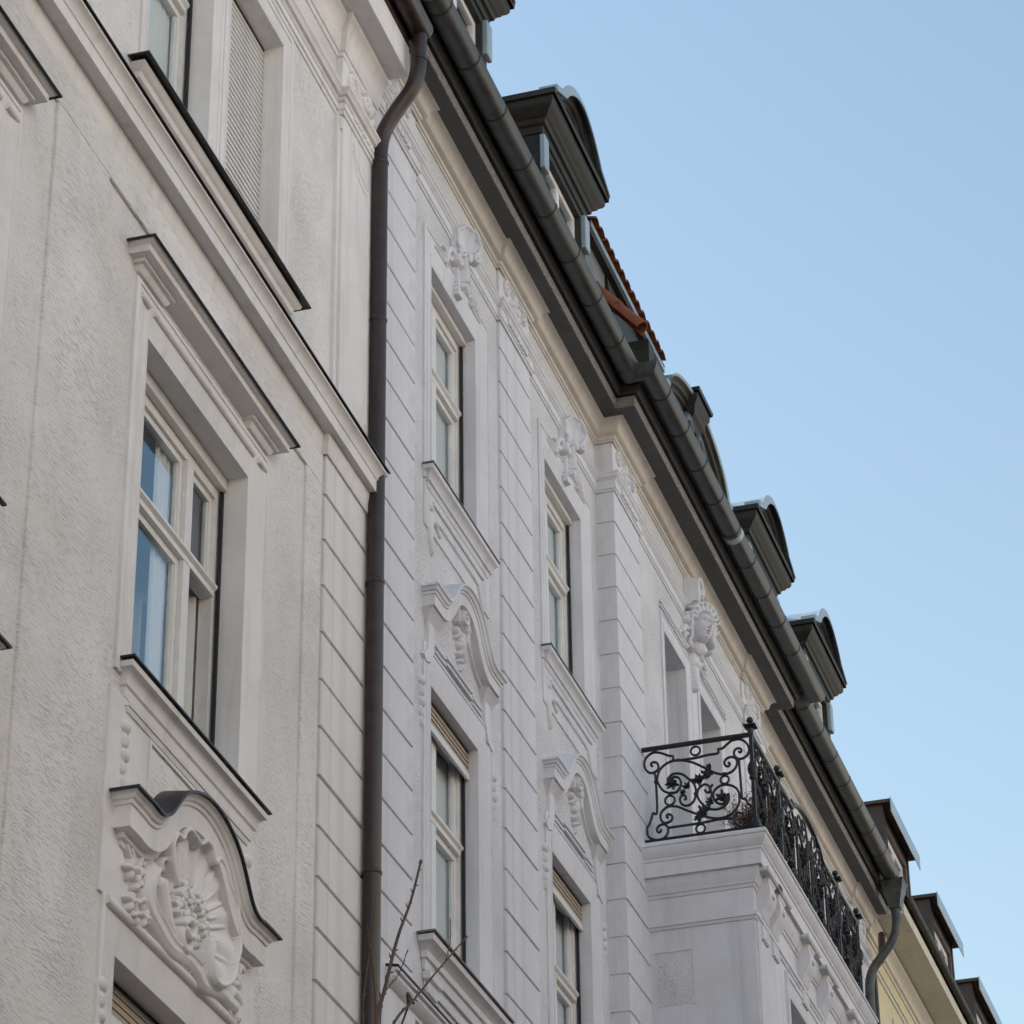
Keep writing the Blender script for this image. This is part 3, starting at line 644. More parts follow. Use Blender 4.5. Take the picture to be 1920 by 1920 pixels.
# ------------------------------------------------------------------ white building with bay and balcony
B = thing('apartment_building', 'white rendered apartment building with rusticated pilasters, grey gutter and wrought iron balcony', 'building', (29.6, 0, 0), 0, 'apartment houses in a row along the street', True)
BX0, BX1, YB = 19.752, 39.5, -.165
BAY0, BAY1, YP = 26.45, 32.80, -.19
wc = [22.0, 25.32]; wr = [33.95, 36.98]
HW = .61; UZ0, UZ1, LZ0, LZ1 = 15.17, 17.31, 11.03, 13.27
holes = []
for c in wc+wr: holes += [(c-HW, c+HW, UZ0, UZ1), (c-HW, c+HW, LZ0, LZ1)]
wh = [(c-.85, c+.85, z0, z1) for c in wc+wr for z0, z1 in ((15.06, 17.54), (10.96, 13.50))]
mb = MB(); wall_sheet(mb, BX0, BAY0+.3, 0, 18.72, 0, [h for h in wh if h[0] < 27], .3); wall_sheet(mb, BAY1-.3, BX1, 0, 18.72, 0, [h for h in wh if h[0] > 32], .3)
for x in (BX0, BX1): mb.add([(x, 0, 0), (x, 9, 0), (x, 9, 18.72), (x, 0, 18.72)], [(0, 1, 2, 3)])
mb.add([(BX0, 9, 0), (BX1, 9, 0), (BX1, 9, 18.72), (BX0, 9, 18.72)], [(0, 1, 2, 3)])
mb.build('wall', 'white_stucco', B)
D1, D2 = (28.38, 29.28), (29.87, 30.79)
bayh = [(D1[0], D1[1], 14.42, 17.31), (D2[0], D2[1], 14.42, 17.31)]
mb = MB(); wall_sheet(mb, BAY0+.02, BAY1-.02, 0, 18.70, YB, [(D1[0]-.13, D2[1]+.13, 14.42, 17.44)], .3)
for x in (BAY0+.02, BAY1-.02): mb.add([(x, YB, 0), (x, .05, 0), (x, .05, 18.70), (x, YB, 18.70)], [(0, 1, 2, 3)])
mb.build('bay_wall', 'white_stucco', B)
for h in holes: mb = MB(); reveal(mb, h[0], h[1], h[2], h[3], .0165, .40); mb.build('window_reveal', 'white_plaster', B)
for h in bayh: mb = MB(); reveal(mb, h[0], h[1], h[2], h[3], YB+.0035, .40); mb.build('window_reveal', 'white_plaster', B)
mb = MB()
for z in (10.2, 14.25, 18.35): mb.box(BX0+.03, BX1-.03, .42, 8.9, z-.15, z+.15)
mb.box(BX0+.03, BX1-.03, 4.4, 4.5, 0, 18.2)
mb.build('interior_floors', 'room_wall', B)
# rusticated strips
gz = [17.90] + [17.59-.367*k for k in range(0, 30)]
def strip(x0, x1, yf, yb, zs, back=True):
    MB().box(x0+.012, x1-.012, yf+.022, yb+.02, zs[-1], zs[0]).build('pilaster', 'white_plaster', B)
    blocks(B, x0, x1, yf, yb+.018, zs, 'white_plaster', .020, .005)
strip(BX0+.01, 20.845, -.030, 0, gz); strip(23.20, 24.14, -.030, 0, gz)
strip(38.55, 39.46, -.030, 0, gz)
gp = [17.90] + [17.535-.367*k for k in range(0, 30)]
strip(BAY0, 27.385, YP, -.012, gp); strip(31.86, BAY1, YP, -.012, gp)
# frieze mouldings with breaks round every pilaster
def broken(x0, x1, steps, base=0.0):
    """plan line at 'base' from x0 to x1 that steps out by d over each (a, b, d)"""
    p = [(x0, base)] if not (steps and steps[0][0] <= x0) else []
    for a, b, d in steps:
        a2 = max(a, x0); b2 = min(b, x1)
        if a > x0: p += [(a2, base)]
        p += [(a2, base-d), (b2, base-d)]
        if b < x1: p += [(b2, base)]
    if not (steps and steps[-1][1] >= x1): p += [(x1, base)]
    return p
FR = [(0, 17.878), (.012, 17.882), (.018, 17.905), (.026, 17.908), (.026, 17.925), (.022, 17.93), (.022, 18.006), (.030, 18.010), (.036, 18.024), (.052, 18.034), (.058, 18.06), (.066, 18.064), (.066, 18.084), (0, 18.095)]
st1 = [(BX0, 20.86, .034), (23.185, 24.155, .034)]
line1 = broken(BX0, BAY0-.004, st1); pier = [(BAY0-.004, 0), (BAY0-.004, YP-.004), (27.40, YP-.004), (27.40, YB), (31.85, YB), (31.85, YP-.004), (BAY1+.004, YP-.004), (BAY1+.004, 0)]
line2 = broken(BAY1+.004, BX1-.01, [(38.53, 39.48, .034)])
full = line1[:-1] + pier + line2[1:]
MB().sweep(FR, full).build('frieze_moulding', 'white_plaster', B, smooth=35)
COVE = [(0, 18.455), (.012, 18.457), (.018, 18.475), (.03, 18.48), (.034, 18.515), (.07, 18.53), (.082, 18.545), (.086, 18.575), (.10, 18.61), (.128, 18.637), (.155, 18.648), (.158, 18.665), (0, 18.67)]
MB().sweep(COVE, full).build('cove_cornice', 'beige_cornice', B, smooth=35)
for a, b, yf in ((BX0+.01, 20.845, -.030), (23.20, 24.14, -.030), (BAY0, 27.385, YP), (31.86, BAY1, YP), (38.55, 39.46, -.03)): MB().box(a+.006, b-.006, yf+.004, .03, 17.905, 18.50).build('capital_block', 'white_plaster', B)
mb = MB()
for a, b, yf in ((20.0, 20.62, -.034), (23.36, 23.98, -.034), (BAY0+.17, 27.2, YP-.004), (31.98, 32.6, YP-.004)):
    for k in range(7): mb.cbox(a+.085*k, a+.085*k+.06, yf-.045, yf, 17.935, 18.0, .006)
mb.build('capital_drops', 'white_plaster', B)
it = [('s', spiral(-.26, .10, .075, .012, 1.6, 1.5), .020, .012, .03), ('s', spiral(.26, .10, .075, .012, 1.54, -1.5), .020, .012, .03),
      ('s', [(-.26, .175), (0, .145), (.26, .175)], .018, .018, .025), ('e', 0, .12, .06, .07, .04), ('e', -.09, .06, .05, .04, .03, .5), ('e', .09, .06, .05, .04, .03, -.5),
      ('e', 0, .02, .035, .05, .03), ('e', 0, -.06, .026, .045, .025), ('e', 0, -.12, .016, .03, .02), ('s', [(-.33, .2), (.33, .2)], .012, .012, .025),
      ('s', [(-.17, .02), (-.17, -.12)], .012, .008, .02), ('s', [(.17, .02), (.17, -.12)], .012, .008, .02)]
CAPO = relief_mesh('capital_ornament', (-.36, .36, -.16, .22), .008, it, 'white_plaster')
for x, y in ((20.31, -.026), (23.67, -.026), (26.92, YP+.004), (32.33, YP+.004), (39.0, -.026)): link('capital_ornament', CAPO, B, (x, y, 18.26))
# eaves: dark boarded soffit, fascia, zinc gutter
ev = [(BX0, 0), (BAY0, 0), (BAY0, YP), (BAY1, YP), (BAY1, 0), (BX1, 0)]
MB().sweep([(.02, 18.72), (.02, 18.668), (.316, 18.643), (.316, 18.72)], ev).build('soffit', 'grey_soffit', B)
MB().sweep([(.317, 18.72), (.317, 18.637), (.328, 18.635), (.334, 18.742), (.317, 18.76)], ev).build('fascia', 'fascia_board', B)
MB().sweep([(.30, 18.765), (.37, 18.745), (.388, 18.762), (.392, 18.80), (.41, 18.82), (.412, 18.90), (.30, 18.90)], ev).build('eaves_moulding', 'eaves_dark', B, smooth=35)
mb = MB()
for k in range(9): mb.box(20.6+1.55*k if k < 4 else 26.0+1.55*(k-3.6), (20.6+1.55*k if k < 4 else 26.0+1.55*(k-3.6))+.006, -.30 if k < 4 else -.49, -.17 if k < 4 else -.36, 18.636, 18.652)
gb = gutter(B, ev[:-1] + [(38.72, 0)], .538, 18.892, .112, 'zinc', None)
xs = [19.95+.76*k for k in range(9)]
for x in xs: strap(gb, x, 0, .538, 18.892, .112, 'zinc_dark')
for k in range(9): strap(gb, 26.35+.72*k, YP, .538, 18.892, .112, 'zinc_dark')
for k in range(8): strap(gb, 32.75+.74*k, 0, .538, 18.892, .112, 'zinc_dark')
strap(gb, 29.35, YP, .538, 18.892, .112, 'zinc_pale', .10)
MB().sweep(halfround(.538, 18.892, .115), [(BAY0-.72, -.0), (BAY0-.50, -.0)]).build('gutter_sleeve', 'zinc', gb, (0, 0, 0), 40)
# hopper head and grey downpipe at the far end
hx = 38.86
hop = MB()
for zz, w0, w1 in ((0, .06, .06),): pass
prof = [(.075, 18.42), (.085, 18.50), (.10, 18.56), (.105, 18.575), (.105, 18.60), (.13, 18.66), (.145, 18.76), (.155, 18.77), (.155, 18.80)]
vs = []
for r_, z_ in prof: vs += [(hx-r_, -.55-r_, z_), (hx+r_, -.55-r_, z_), (hx+r_, -.55+r_, z_), (hx-r_, -.55+r_, z_)]
fs = [(4*i+k, 4*i+(k+1) % 4, 4*i+4+(k+1) % 4, 4*i+4+k) for i in range(len(prof)-1) for k in range(4)] + [(0, 1, 2, 3)]
hop.add(vs, fs); ho = hop.build('rain_hopper', 'zinc', B)
pb = crom([(hx, -.55, 18.45), (hx, -.55, 18.22), (hx, -.50, 18.02), (hx, -.34, 17.80), (hx, -.20, 17.62), (hx, -.14, 17.44), (hx, -.13, 17.2)], 6)
dpb = MB().tube(pb + [Vector((hx, -.13, .1))], .062, 18).build('downpipe', 'zinc', B, smooth=40)
for z in (17.25, 15.2, 13.0): MB().tube([(hx, -.13, z-.01), (hx, -.13, z+.01)], .067, 18).build('pipe_collar', 'zinc', dpb, (0, 0, 0), 40)
# ------------------------------------------------------------------ windows of the white building
KEY = [('p', [(-.05, 17.36), (.05, 17.36), (.09, 17.56), (.15, 17.80), (.14, 18.0), (-.14, 18.0), (-.15, 17.80), (-.09, 17.56)], .035),
       ('s', spiral(-.085, 17.68, .055, .01, 1.57, 1.3), .026, .016, .05, .03), ('s', spiral(.085, 17.68, .055, .01, 1.57, -1.3), .026, .016, .05, .03),
       ('s', [(-.03, 17.74), (0, 17.62), (0, 17.52)], .03, .02, .06, .05), ('e', 0, 17.47, .03, .035, .05, 0, .05),
       ('s', [tuple(p) for p in crom([(-.16, 17.74), (-.26, 17.70), (-.33, 17.60), (-.36, 17.50)], 5)], .035, .018, .045),
       ('s', [tuple(p) for p in crom([(.16, 17.74), (.26, 17.70), (.33, 17.60), (.36, 17.50)], 5)], .035, .018, .045),
       ('e', -.24, 17.62, .05, .035, .045, .6), ('e', .24, 17.60, .05, .06, .05, -.6), ('d', .25, 17.60, .02, .035, .03), ('d', -.25, 17.62, .02, .02, .03),
       ('s', [(-.30, 17.50), (-.62, 17.50)], .016, .016, .02), ('s', [(.30, 17.50), (.62, 17.50)], .016, .016, .02),
       ('s', [(-.36, 17.56), (-.58, 17.56)], .012, .010, .016), ('s', [(.36, 17.56), (.58, 17.56)], .012, .010, .016),
       ('s', [tuple(p) for p in crom([(-.30, 17.56), (-.36, 17.64), (-.46, 17.62), (-.52, 17.56)], 5)], .02, .012, .028),
       ('s', [tuple(p) for p in crom([(.30, 17.56), (.36, 17.64), (.46, 17.62), (.52, 17.56)], 5)], .02, .012, .028)]
SCAL = [(-.02+.165*math.cos(R(a))*(1+.06*math.cos(R(a*7))), .175*math.sin(R(a))*(1+.06*math.cos(R(a*7)))) for a in range(-60, 245, 5)]
CREST = relief_mesh('shell_crest', (-.24, .22, -.26, .24), .0065, [('p', SCAL, lambda X, Z: .012+.06*np.clip(np.hypot(X+.02, Z)/.17, 0, 1)**2+.006*np.cos(9*np.arctan2(Z+.15, X+.02))), ('s', SCAL, .022, .022, .035, .055),
    ('s', spiral(-.10, -.17, .055, .012, 1.2, 1.3), .026, .016, .04, .05), ('s', spiral(.09, -.17, .055, .012, 1.9, -1.3), .026, .016, .04, .05), ('e', 0, -.19, .05, .06, .05, 0, .04)], 'white_plaster')
KEYM = relief_mesh('keystone_shell', (-.66, .66, 17.32, 18.12), .0075, KEY, 'white_plaster')
GAR = [('e', 0, 14.16, .085, .085, .055, 0, .01), ('d', 0, 14.16, .025, .025, .05), ('s', spiral(0, 14.16, .075, .03, 0, 1.2), .016, .012, .035, .05),
       ('s', [tuple(p) for p in crom([(-.02, 14.24), (-.08, 14.30), (-.12, 14.22), (-.10, 14.10)], 5)], .04, .02, .06), ('s', [tuple(p) for p in crom([(.02, 14.24), (.10, 14.28), (.15, 14.18), (.13, 14.02)], 5)], .04, .02, .06),
       ('e', .14, 14.13, .045, .05, .07), ('e', .15, 14.02, .04, .045, .06), ('e', .12, 14.22, .04, .04, .065), ('e', -.10, 14.02, .035, .035, .05)]
for k, (x, z, r) in enumerate([(-.04, 14.02, .035), (.03, 13.98, .04), (-.01, 13.92, .032), (.035, 13.88, .03), (-.02, 13.84, .028), (.01, 13.79, .024), (.03, 13.73, .02), (.0, 13.70, .018)]):
    GAR += [('e', x, z, r, r*1.2, .045, .4*k), ('d', x+.008, z-.008, .008, .008, .02)]
GAR += [('s', [(.06, 14.05), (.10, 13.93), (.13, 13.84)], .03, .012, .04), ('s', [(-.06, 14.05), (-.09, 13.96)], .025, .012, .035)]
GARM = relief_mesh('garland', (-.24, .24, 13.66, 14.36), .007, GAR, 'white_plaster')
VOL = [('e', 0, 0, .05, .045, .05), ('s', [tuple(p) for p in crom([(-.10, .10), (-.05, .06), (0, 0), (.06, -.04), (.12, -.06)], 5)], .03, .02, .035), ('e', -.09, .09, .035, .03, .04), ('e', .10, -.05, .035, .03, .035),
       ('s', [tuple(p) for p in crom([(-.07, .02), (-.10, -.10), (-.08, -.22), (-.05, -.30)], 5)], .055, .02, .03), ('d', 0, .02, .015, .015, .03), ('d', .06, -.03, .012, .012, .02)]
VOLM = relief_mesh('apron_scroll', (-.17, .17, -.34, .16), .008, VOL, 'white_plaster')
SURB = [(0, .01), (0, -.018), (.03, -.024), (.035, -.014), (.05, -.013), (.055, -.022), (.075, -.021), (.20, .004), (.205, -.004), (.225, .0), (.27, .017)]
PB = [(-.76, 14.03), (-.66, 14.03), (-.60, 14.035), (-.53, 14.075), (-.45, 14.16), (-.36, 14.27), (-.25, 14.36), (-.12, 14.41), (0, 14.425)]
PB = PB + [(-x, z) for x, z in PB[-2::-1]]; PB = [tuple(p) for p in crom(PB, 4)]
for ci, c in enumerate(wc+wr):
    # upper window
    MB().surround(SURB, c-.88, c+.88, 15.05, 17.58).build('window_surround', 'white_plaster', B, smooth=30)
    link('keystone_shell', KEYM, B, (c, -.016, 0))
    o_ = link('shell_crest', CREST, B, (c+.02, -.10, 17.92)); o_.rotation_euler = (0, 0, R(-32)); o_.scale = (.80, .75, .86)
    MB().add([(c-.13, 0, 17.72), (c+.13, 0, 17.72), (c+.13, 0, 18.06), (c-.13, 0, 18.06), (c-.08, -.04, 17.76), (c+.11, -.13, 17.78), (c+.11, -.13, 18.02), (c-.08, -.04, 18.02)], [(4, 5, 6, 7), (0, 1, 5, 4), (1, 2, 6, 5), (2, 3, 7, 6), (3, 0, 4, 7)]).build('keystone_console', 'white_plaster', B)
    MB().ledge([(0, 14.98), (.016, 14.985), (.026, 15.03), (.04, 15.035), (.045, 15.08), (.07, 15.11), (.085, 15.12), (.09, 15.155), (0, 15.165)], c-.80, c+.80, -.004).build('window_sill', 'white_plaster', B, smooth=35)
    MB().ledge([(0, 15.195), (.098, 15.172), (.10, 15.160), (.092, 15.160), (0, 15.185)], c-.80, c+.80, -.004).build('sill_sheet', 'grey_sheet', B)
    MB().cbox(c-.86, c+.86, -.014, .01, 14.62, 15.045, .004).build('apron_panel', 'white_plaster', B)
    MB().cbox(c-.66, c+.66, -.034, -.01, 14.885, 14.925, .006).build('apron_band', 'white_plaster', B)
    it = [('s', [tuple(p) for p in crom([(-.52, 14.78), (0.40, 14.78), (.54, 14.72), (.62, 14.58), (.66, 14.46)], 6)], .022, .018, .03)]
    link('apron_moulding', relief_mesh('apron_moulding', (-.6, .72, 14.40, 14.84), .009, it, 'white_plaster') if ci == 0 else bpy.data.meshes['apron_moulding'], B, (c, -.006, 0))
    link('apron_scroll', VOLM, B, (c-.62, -.006, 14.74)); link('apron_scroll', VOLM, B, (c+.74, -.006, 14.36))
    window(B, c, HW, UZ0+.02, UZ1, .165, [c-.13], 16.50, headgap=.06)
    MB().box(c-HW+.004, c+HW-.004, .10, .20, UZ1-.055, UZ1-.003).build('shutter_box', 'white_paint', B)
    # lower window
    MB().surround(SURB, c-.88, c+.88, 10.95, 13.54).build('window_surround', 'white_plaster', B, smooth=30)
    mb = MB()
    for dz in (0, .06):
        mb.cbox(c-.60, c-.36, -.026, .0, 13.56+dz, 13.585+dz, .004); mb.cbox(c-.33, c+.33, -.034, .0, 13.58+dz, 13.605+dz, .004); mb.cbox(c+.36, c+.60, -.026, .0, 13.56+dz, 13.585+dz, .004)
    mb.build('lintel_band', 'white_plaster', B)
    MB().arch([(-.01, .012), (.15, -.004), (.152, -.02), (.135, -.028), (.125, -.05), (.112, -.056), (.108, -.075), (.098, -.08), (.096, -.175), (.03, -.185), (.025, -.205), (-.01, -.21)], [(c+x, z) for x, z in PB], 0).build('curved_pediment', 'white_plaster', B, smooth=35)
    link('garland', GARM, B, (c, -.012, 0))
    for sx in (-1, 1):
        it = [(sx*.80, 13.83), (sx*.80, 13.60), (sx*.84, 13.45), (sx*.87, 13.40)]
        mb = MB(); mb.sweep([(0, 0), (.03, 0), (.03, .01), (0, .01)], [(0, 0), (1, 0)]); mb = MB()
        mb.prism([(c+sx*.66, 13.83), (c+sx*.66, 13.55), (c+sx*.74, 13.40), (c+sx*.86, 13.36), (c+sx*.92, 13.40), (c+sx*.82, 13.50), (c+sx*.80, 13.62), (c+sx*.80, 13.83)][::sx], -.032, .0)
        mb.build('hood_drop', 'white_plaster', B)
        mb = MB(); mb.ledge([(0, 13.70), (.02, 13.72), (.06, 13.80), (.09, 13.83), (0, 13.83)], c+sx*.73-.07, c+sx*.73+.07); mb.build('pediment_corbel', 'white_plaster', B, smooth=35)
        link('husk_drop', bpy.data.meshes['husk_drop_white'] if 'husk_drop_white' in bpy.data.meshes else None or (lambda m: (setattr(m, 'name', 'husk_drop_white'), m.materials.__setitem__(0, MATS['white_plaster']), m)[2])(DROP.copy()), B, (c+sx*.92, -.004, 13.16))
    MB().ledge([(0, 10.76), (.02, 10.765), (.03, 10.84), (.05, 10.85), (.055, 10.90), (.09, 10.94), (.12, 10.955), (.125, 11.0), (0, 11.01)], c-.85, c+.85, -.004).build('window_sill', 'white_plaster', B, smooth=35)
    MB().ledge([(0, 11.055), (.145, 11.022), (.148, 11.008), (.138, 11.006), (0, 11.04)], c-.85, c+.85, -.004).build('sill_sheet', 'grey_sheet', B)
    MB().ledge([(0, 10.58), (.03, 10.60), (.035, 10.68), (.06, 10.70), (.06, 10.755), (0, 10.76)], c-.80, c-.62, -.004).build('sill_console', 'white_plaster', B, smooth=35)
    MB().ledge([(0, 10.58), (.03, 10.60), (.035, 10.68), (.06, 10.70), (.06, 10.755), (0, 10.76)], c+.62, c+.80, -.004).build('sill_console', 'white_plaster', B, smooth=35)
    MB().ledge([(0, 10.64), (.014, 10.645), (.02, 10.69), (.02, 10.70), (0, 10.705)], c-.56, c+.56, -.004).build('apron_band', 'white_plaster', B, smooth=35)
    window(B, c, HW, LZ0+.02, LZ1, .165, [c-.13], 12.36, headgap=.03)
    shutter(B, c-HW+.003, c+HW-.003, .105, LZ1-.002, 13.06, 'shutter_wood', .045)
    if ci < 2:
        curtain(c+.16, .84, UZ0+.1, UZ1-.1, .25, ('grey net curtain in the upper window nearest the brown downpipe', 'grey net curtain in the upper window beside the bay pier')[ci])
        curtain(c+.16, .84, LZ0+.1, LZ1-.15, .25, ('grey net curtain in the lower window nearest the brown downpipe', 'grey net curtain in the lower window beside the bay pier')[ci])
# string course low down beside the pipe
MB().sweep([(0, 10.20), (.012, 10.205), (.02, 10.25), (.05, 10.26), (.052, 10.285), (.08, 10.30), (.11, 10.335), (.118, 10.345), (.118, 10.372), (.142, 10.378), (.145, 10.395), (0, 10.42)], broken(20.18, BAY0-.002, [])).build('string_course', 'white_plaster', B, smooth=35)
MB().sweep([(0, 10.445), (.150, 10.418), (.153, 10.402), (.143, 10.398), (0, 10.428)], broken(20.18, BAY0-.002, [])).build('cover_sheet', 'black_sheet', B)
MB().cbox(20.02, 20.85, -.05, .0, 9.6, 10.475, .008).build('string_block', 'white_plaster', B)
# ------------------------------------------------------------------ bay: twin balcony doors and the mask
YS = YB
MB().cbox(D1[1]+.158, D2[0]-.158, YS-.006, .05, 14.42, 17.46, .004).build('door_pier', 'white_plaster', B)
for (a, b) in (D1, D2): 
    MB().surround([(0, .01), (0, -.018), (.03, -.024), (.035, -.014), (.09, -.008), (.095, -.016), (.12, -.012), (.16, .004)], a-.16, b+.16, 14.42, 17.47).build('door_surround', 'white_plaster', B, (0, YS, 0), 30)
    window(B, (a+b)/2, (b-a)/2, 14.44, 17.31, .12, [], 16.5, name='balcony_door')
for a, b in ((28.2, 28.72), (28.76, 29.18), (30.0, 30.42), (30.46, 30.98)):
    for dz in (0, .055): MB().cbox(a, b, YS-.026, YS, 17.50+dz, 17.525+dz, .004).build('lintel_band', 'white_plaster', B)
def mask_wall():
    z = 17.86; it = []
    for sx in (-1, 1):
        it.append(('s', [tuple(p) for p in crom([(sx*.16, z-.06), (sx*.32, z-.10), (sx*.42, z-.20), (sx*.50, z-.22)], 5)], .045, .014, .045))
        it.append(('s', [tuple(p) for p in crom([(sx*.22, z-.28), (sx*.46, z-.32), (sx*.64, z-.30)], 5)], .03, .014, .03))
        it += [('e', sx*.36, z-.22, .07, .032, .04, sx*.5), ('e', sx*.52, z-.25, .05, .024, .03, -sx*.4), ('e', sx*.28, z-.16, .05, .03, .05, -sx*.6)]
        it.append(('s', [(sx*.56, z-.29), (sx*1.05, z-.29)], .016, .014, .02))
        it.append(('s', spiral(sx*.24, z+.02, .06, .012, math.pi*.5, -sx*1.3), .024, .014, .05, .02))
    it.append(('p', [(-.17, z-.30), (.17, z-.30), (.17, z+.62), (-.17, z+.62)], .05))
    it.append(('s', [(0, z-.30), (0, z-.46), (.01, z-.68)], .10, .04, .06, .01)); it += [('e', 0, z-.41, .07, .05, .05, 0, .05), ('e', -.02, z-.52, .03, .05, .06), ('e', .03, z-.56, .025, .05, .06), ('e', 0, z-.66, .022, .045, .05)]
    it.append(('s', [tuple(p) for p in crom([(-.15, z-.10), (-.155, z+.30), (-.14, z+.52), (-.04, z+.60), (.06, z+.54), (.05, z+.44), (-.02, z+.43)], 6)], .032, .026, .06, .10))
    it.append(('s', [tuple(p) for p in crom([(.14, z), (.15, z+.30), (.13, z+.46), (.05, z+.50)], 6)], .03, .022, .05, .08))
    it += [('e', 0, z+.34, .08, .07, .08, .3, .05), ('e', .04, z+.26, .07, .05, .08, -.4, .06), ('e', -.06, z+.27, .06, .05, .07, .5, .06)]
    return it
link('carved_cartouche', relief_mesh('carved_cartouche', (-1.08, 1.08, 17.14, 18.52), .0085, mask_wall(), 'white_plaster'), B, (29.52, YS-.014, 0))
def head_items():
    z = 0.0; it = [('e', 0, z+.02, .165, .22, .09, 0, .02)]
    for k in range(11):
        a = .25+k*.27+.1*math.sin(k*2.1); it.append(('s', [tuple(p) for p in crom([(.11*math.cos(a), z+.05+.13*math.sin(a)), (.155*math.cos(a), z+.05+.19*math.sin(a)), (.18*math.cos(a+.3), z+.04+.22*math.sin(a+.25))], 4)], .030, .016, .05, .09))
    for sx in (-1, 1):
        it.append(('s', [tuple(p) for p in crom([(sx*.12, z+.10), (sx*.145, z), (sx*.135, z-.14), (sx*.165, z-.22), (sx*.12, z-.28)], 5)], .036, .02, .05, .06))
    it.append(('e', 0, z-.02, .105, .165, .15, 0, .07))
    it.append(('b', 0, z-.15, .045, .035, .028))
    for sx in (-1, 1):
        it += [('d', sx*.043, z+.022, .034, .022, .050), ('b', sx*.044, z+.018, .022, .011, .026), ('d', sx*.044, z+.006, .022, .004, .012), ('b', sx*.046, z+.060, .045, .012, .020), ('b', sx*.052, z-.045, .030, .035, .014)]
    it += [('b', 0, z+.01, .013, .06, .035), ('b', 0, z-.038, .022, .020, .055), ('d', 0, z-.064, .034, .008, .026), ('b', 0, z-.084, .034, .009, .024), ('d', 0, z-.096, .036, .006, .032), ('b', 0, z-.110, .028, .010, .024), ('d', 0, z-.128, .03, .010, .022)]
    rr = random.Random(3)
    for k in range(26):
        a = -.5+k*.165; r0 = .13; L = rr.uniform(.07, .13); x, y = r0*math.cos(a), z+.03+.17*math.sin(a); w = rr.uniform(-.6, .6)
        it.append(('s', [tuple(p) for p in crom([(x, y), (x+L*.5*math.cos(a+w), y+L*.5*math.sin(a+w)), (x+L*math.cos(a+w*.2+.5), y+L*math.sin(a+w*.2+.5))], 4)], .026, .010, rr.uniform(.03, .06), .05))
    it.append(('e', 0, z-.22, .075, .09, .05, 0, .02))
    return it
ho_ = link('carved_head', relief_mesh('carved_head', (-.32, .32, -.36, .36), .006, head_items(), 'white_plaster'), B, (29.46, YS-.115, 17.86)); ho_.rotation_euler = (R(8), 0, R(-42))
# ------------------------------------------------------------------ oriel below, carrying the balcony slab
OX0, OX1, OY = 27.235, 32.02, -1.21
mb = MB(); wall_sheet(mb, OX0, OX1, 6, 13.95, OY, [(28.45, 30.81, 11.02, 13.39)], .3)
for x in (OX0, OX1): mb.add([(x, OY, 6), (x, YB, 6), (x, YB, 13.95), (x, OY, 13.95)], [(0, 1, 2, 3)])
mb.add([(OX0, OY, 6), (OX1, OY, 6), (OX1, YB, 6), (OX0, YB, 6)], [(0, 1, 2, 3)])
mb.build('oriel_wall', 'white_plaster', B)
mb = MB(); reveal(mb, 28.62, 30.64, 11.2, 13.22, OY+.0035, OY+.35); mb.build('oriel_reveal', 'white_plaster', B)
window(B, 29.63, 1.01, 11.22, 13.22, OY+.18, [29.3, 29.96], 12.5)
MB().surround([(0, .01), (0, -.03), (.05, -.034), (.06, -.02), (.16, -.012), (.2, .004)], 28.42, 30.84, 11.0, 13.42).build('window_surround', 'white_plaster', B, (0, OY, 0), 30)
op = [(OX0, YB+.02), (OX0, OY), (OX1, OY), (OX1, YB+.02)]
# recessed rough panel on the flank with its raised edge
MB().box(OX0-.004, OX0+.02, -.60, -.245, 12.72, 13.25).build('flank_panel', 'white_stucco', B)
mb = MB(); mb.box(OX0-.012, OX0+.01, -.615, -.230, 13.25, 13.263); mb.box(OX0-.012, OX0+.01, -.615, -.600, 12.70, 13.25); mb.build('flank_panel_edge', 'white_plaster', B)
MB().sweep([(0, 13.475), (.014, 13.48), (.022, 13.505), (.034, 13.51), (.034, 13.55), (0, 13.56)], op).build('oriel_architrave', 'white_plaster', B, smooth=35)
MB().sweep([(0, 13.80), (.012, 13.805), (.02, 13.83), (.034, 13.84), (.04, 13.865), (.06, 13.895), (.075, 13.945), (.08, 13.985), (0, 13.99)], op).build('oriel_cornice', 'white_plaster', B, smooth=35)
SLAB = [(0, 13.986), (.075, 13.986), (.118, 13.984), (.12, 14.13), (.132, 14.136), (.136, 14.16), (.155, 14.175), (.175, 14.215), (.185, 14.235), (.187, 14.262), (.20, 14.268), (.203, 14.29), (.19, 14.312), (.05, 14.345), (0, 14.345)]
MB().sweep(SLAB, op).build('balcony_slab', 'white_plaster', B, smooth=35)
MB().box(OX0+.001, OX1-.001, OY+.001, YB+.01, 14.0, 14.344).build('balcony_floor', 'white_plaster', B)
CONS = [('s', spiral(0, .18, .10, .02, 1.2, 1.25), .04, .02, .06, .02)]
def console(x, y):
    c = MB(); w = .13
    pr = [(0, 13.985), (.13, 13.985), (.135, 13.93), (.115, 13.90), (.125, 13.86), (.135, 13.80), (.125, 13.73), (.09, 13.67), (.055, 13.62), (.05, 13.57), (.03, 13.54), (0, 13.53)]
    c.sweep(pr, [(x-w, y), (x+w, y)]); co = c.build('console', 'white_plaster', B, smooth=45)
    d = MB(); d.ledge([(0, 13.93), (.15, 13.94), (.165, 13.955), (.165, 13.983), (0, 13.983)], x-w, x+w, y); d.build('console_cap', 'white_plaster', co, (0, 0, 0))
    MB().ball((x, y-.135, 13.79), .05, .02, .035).build('console_boss', 'white_plaster', co, (0, 0, 0), 60)
    f = MB()
    for k in range(3): f.cbox(x-.11+.08*k, x-.05+.08*k, y-.05, y, 13.33, 13.475, .01)
    f.build('console_drops', 'white_plaster', co, (0, 0, 0))
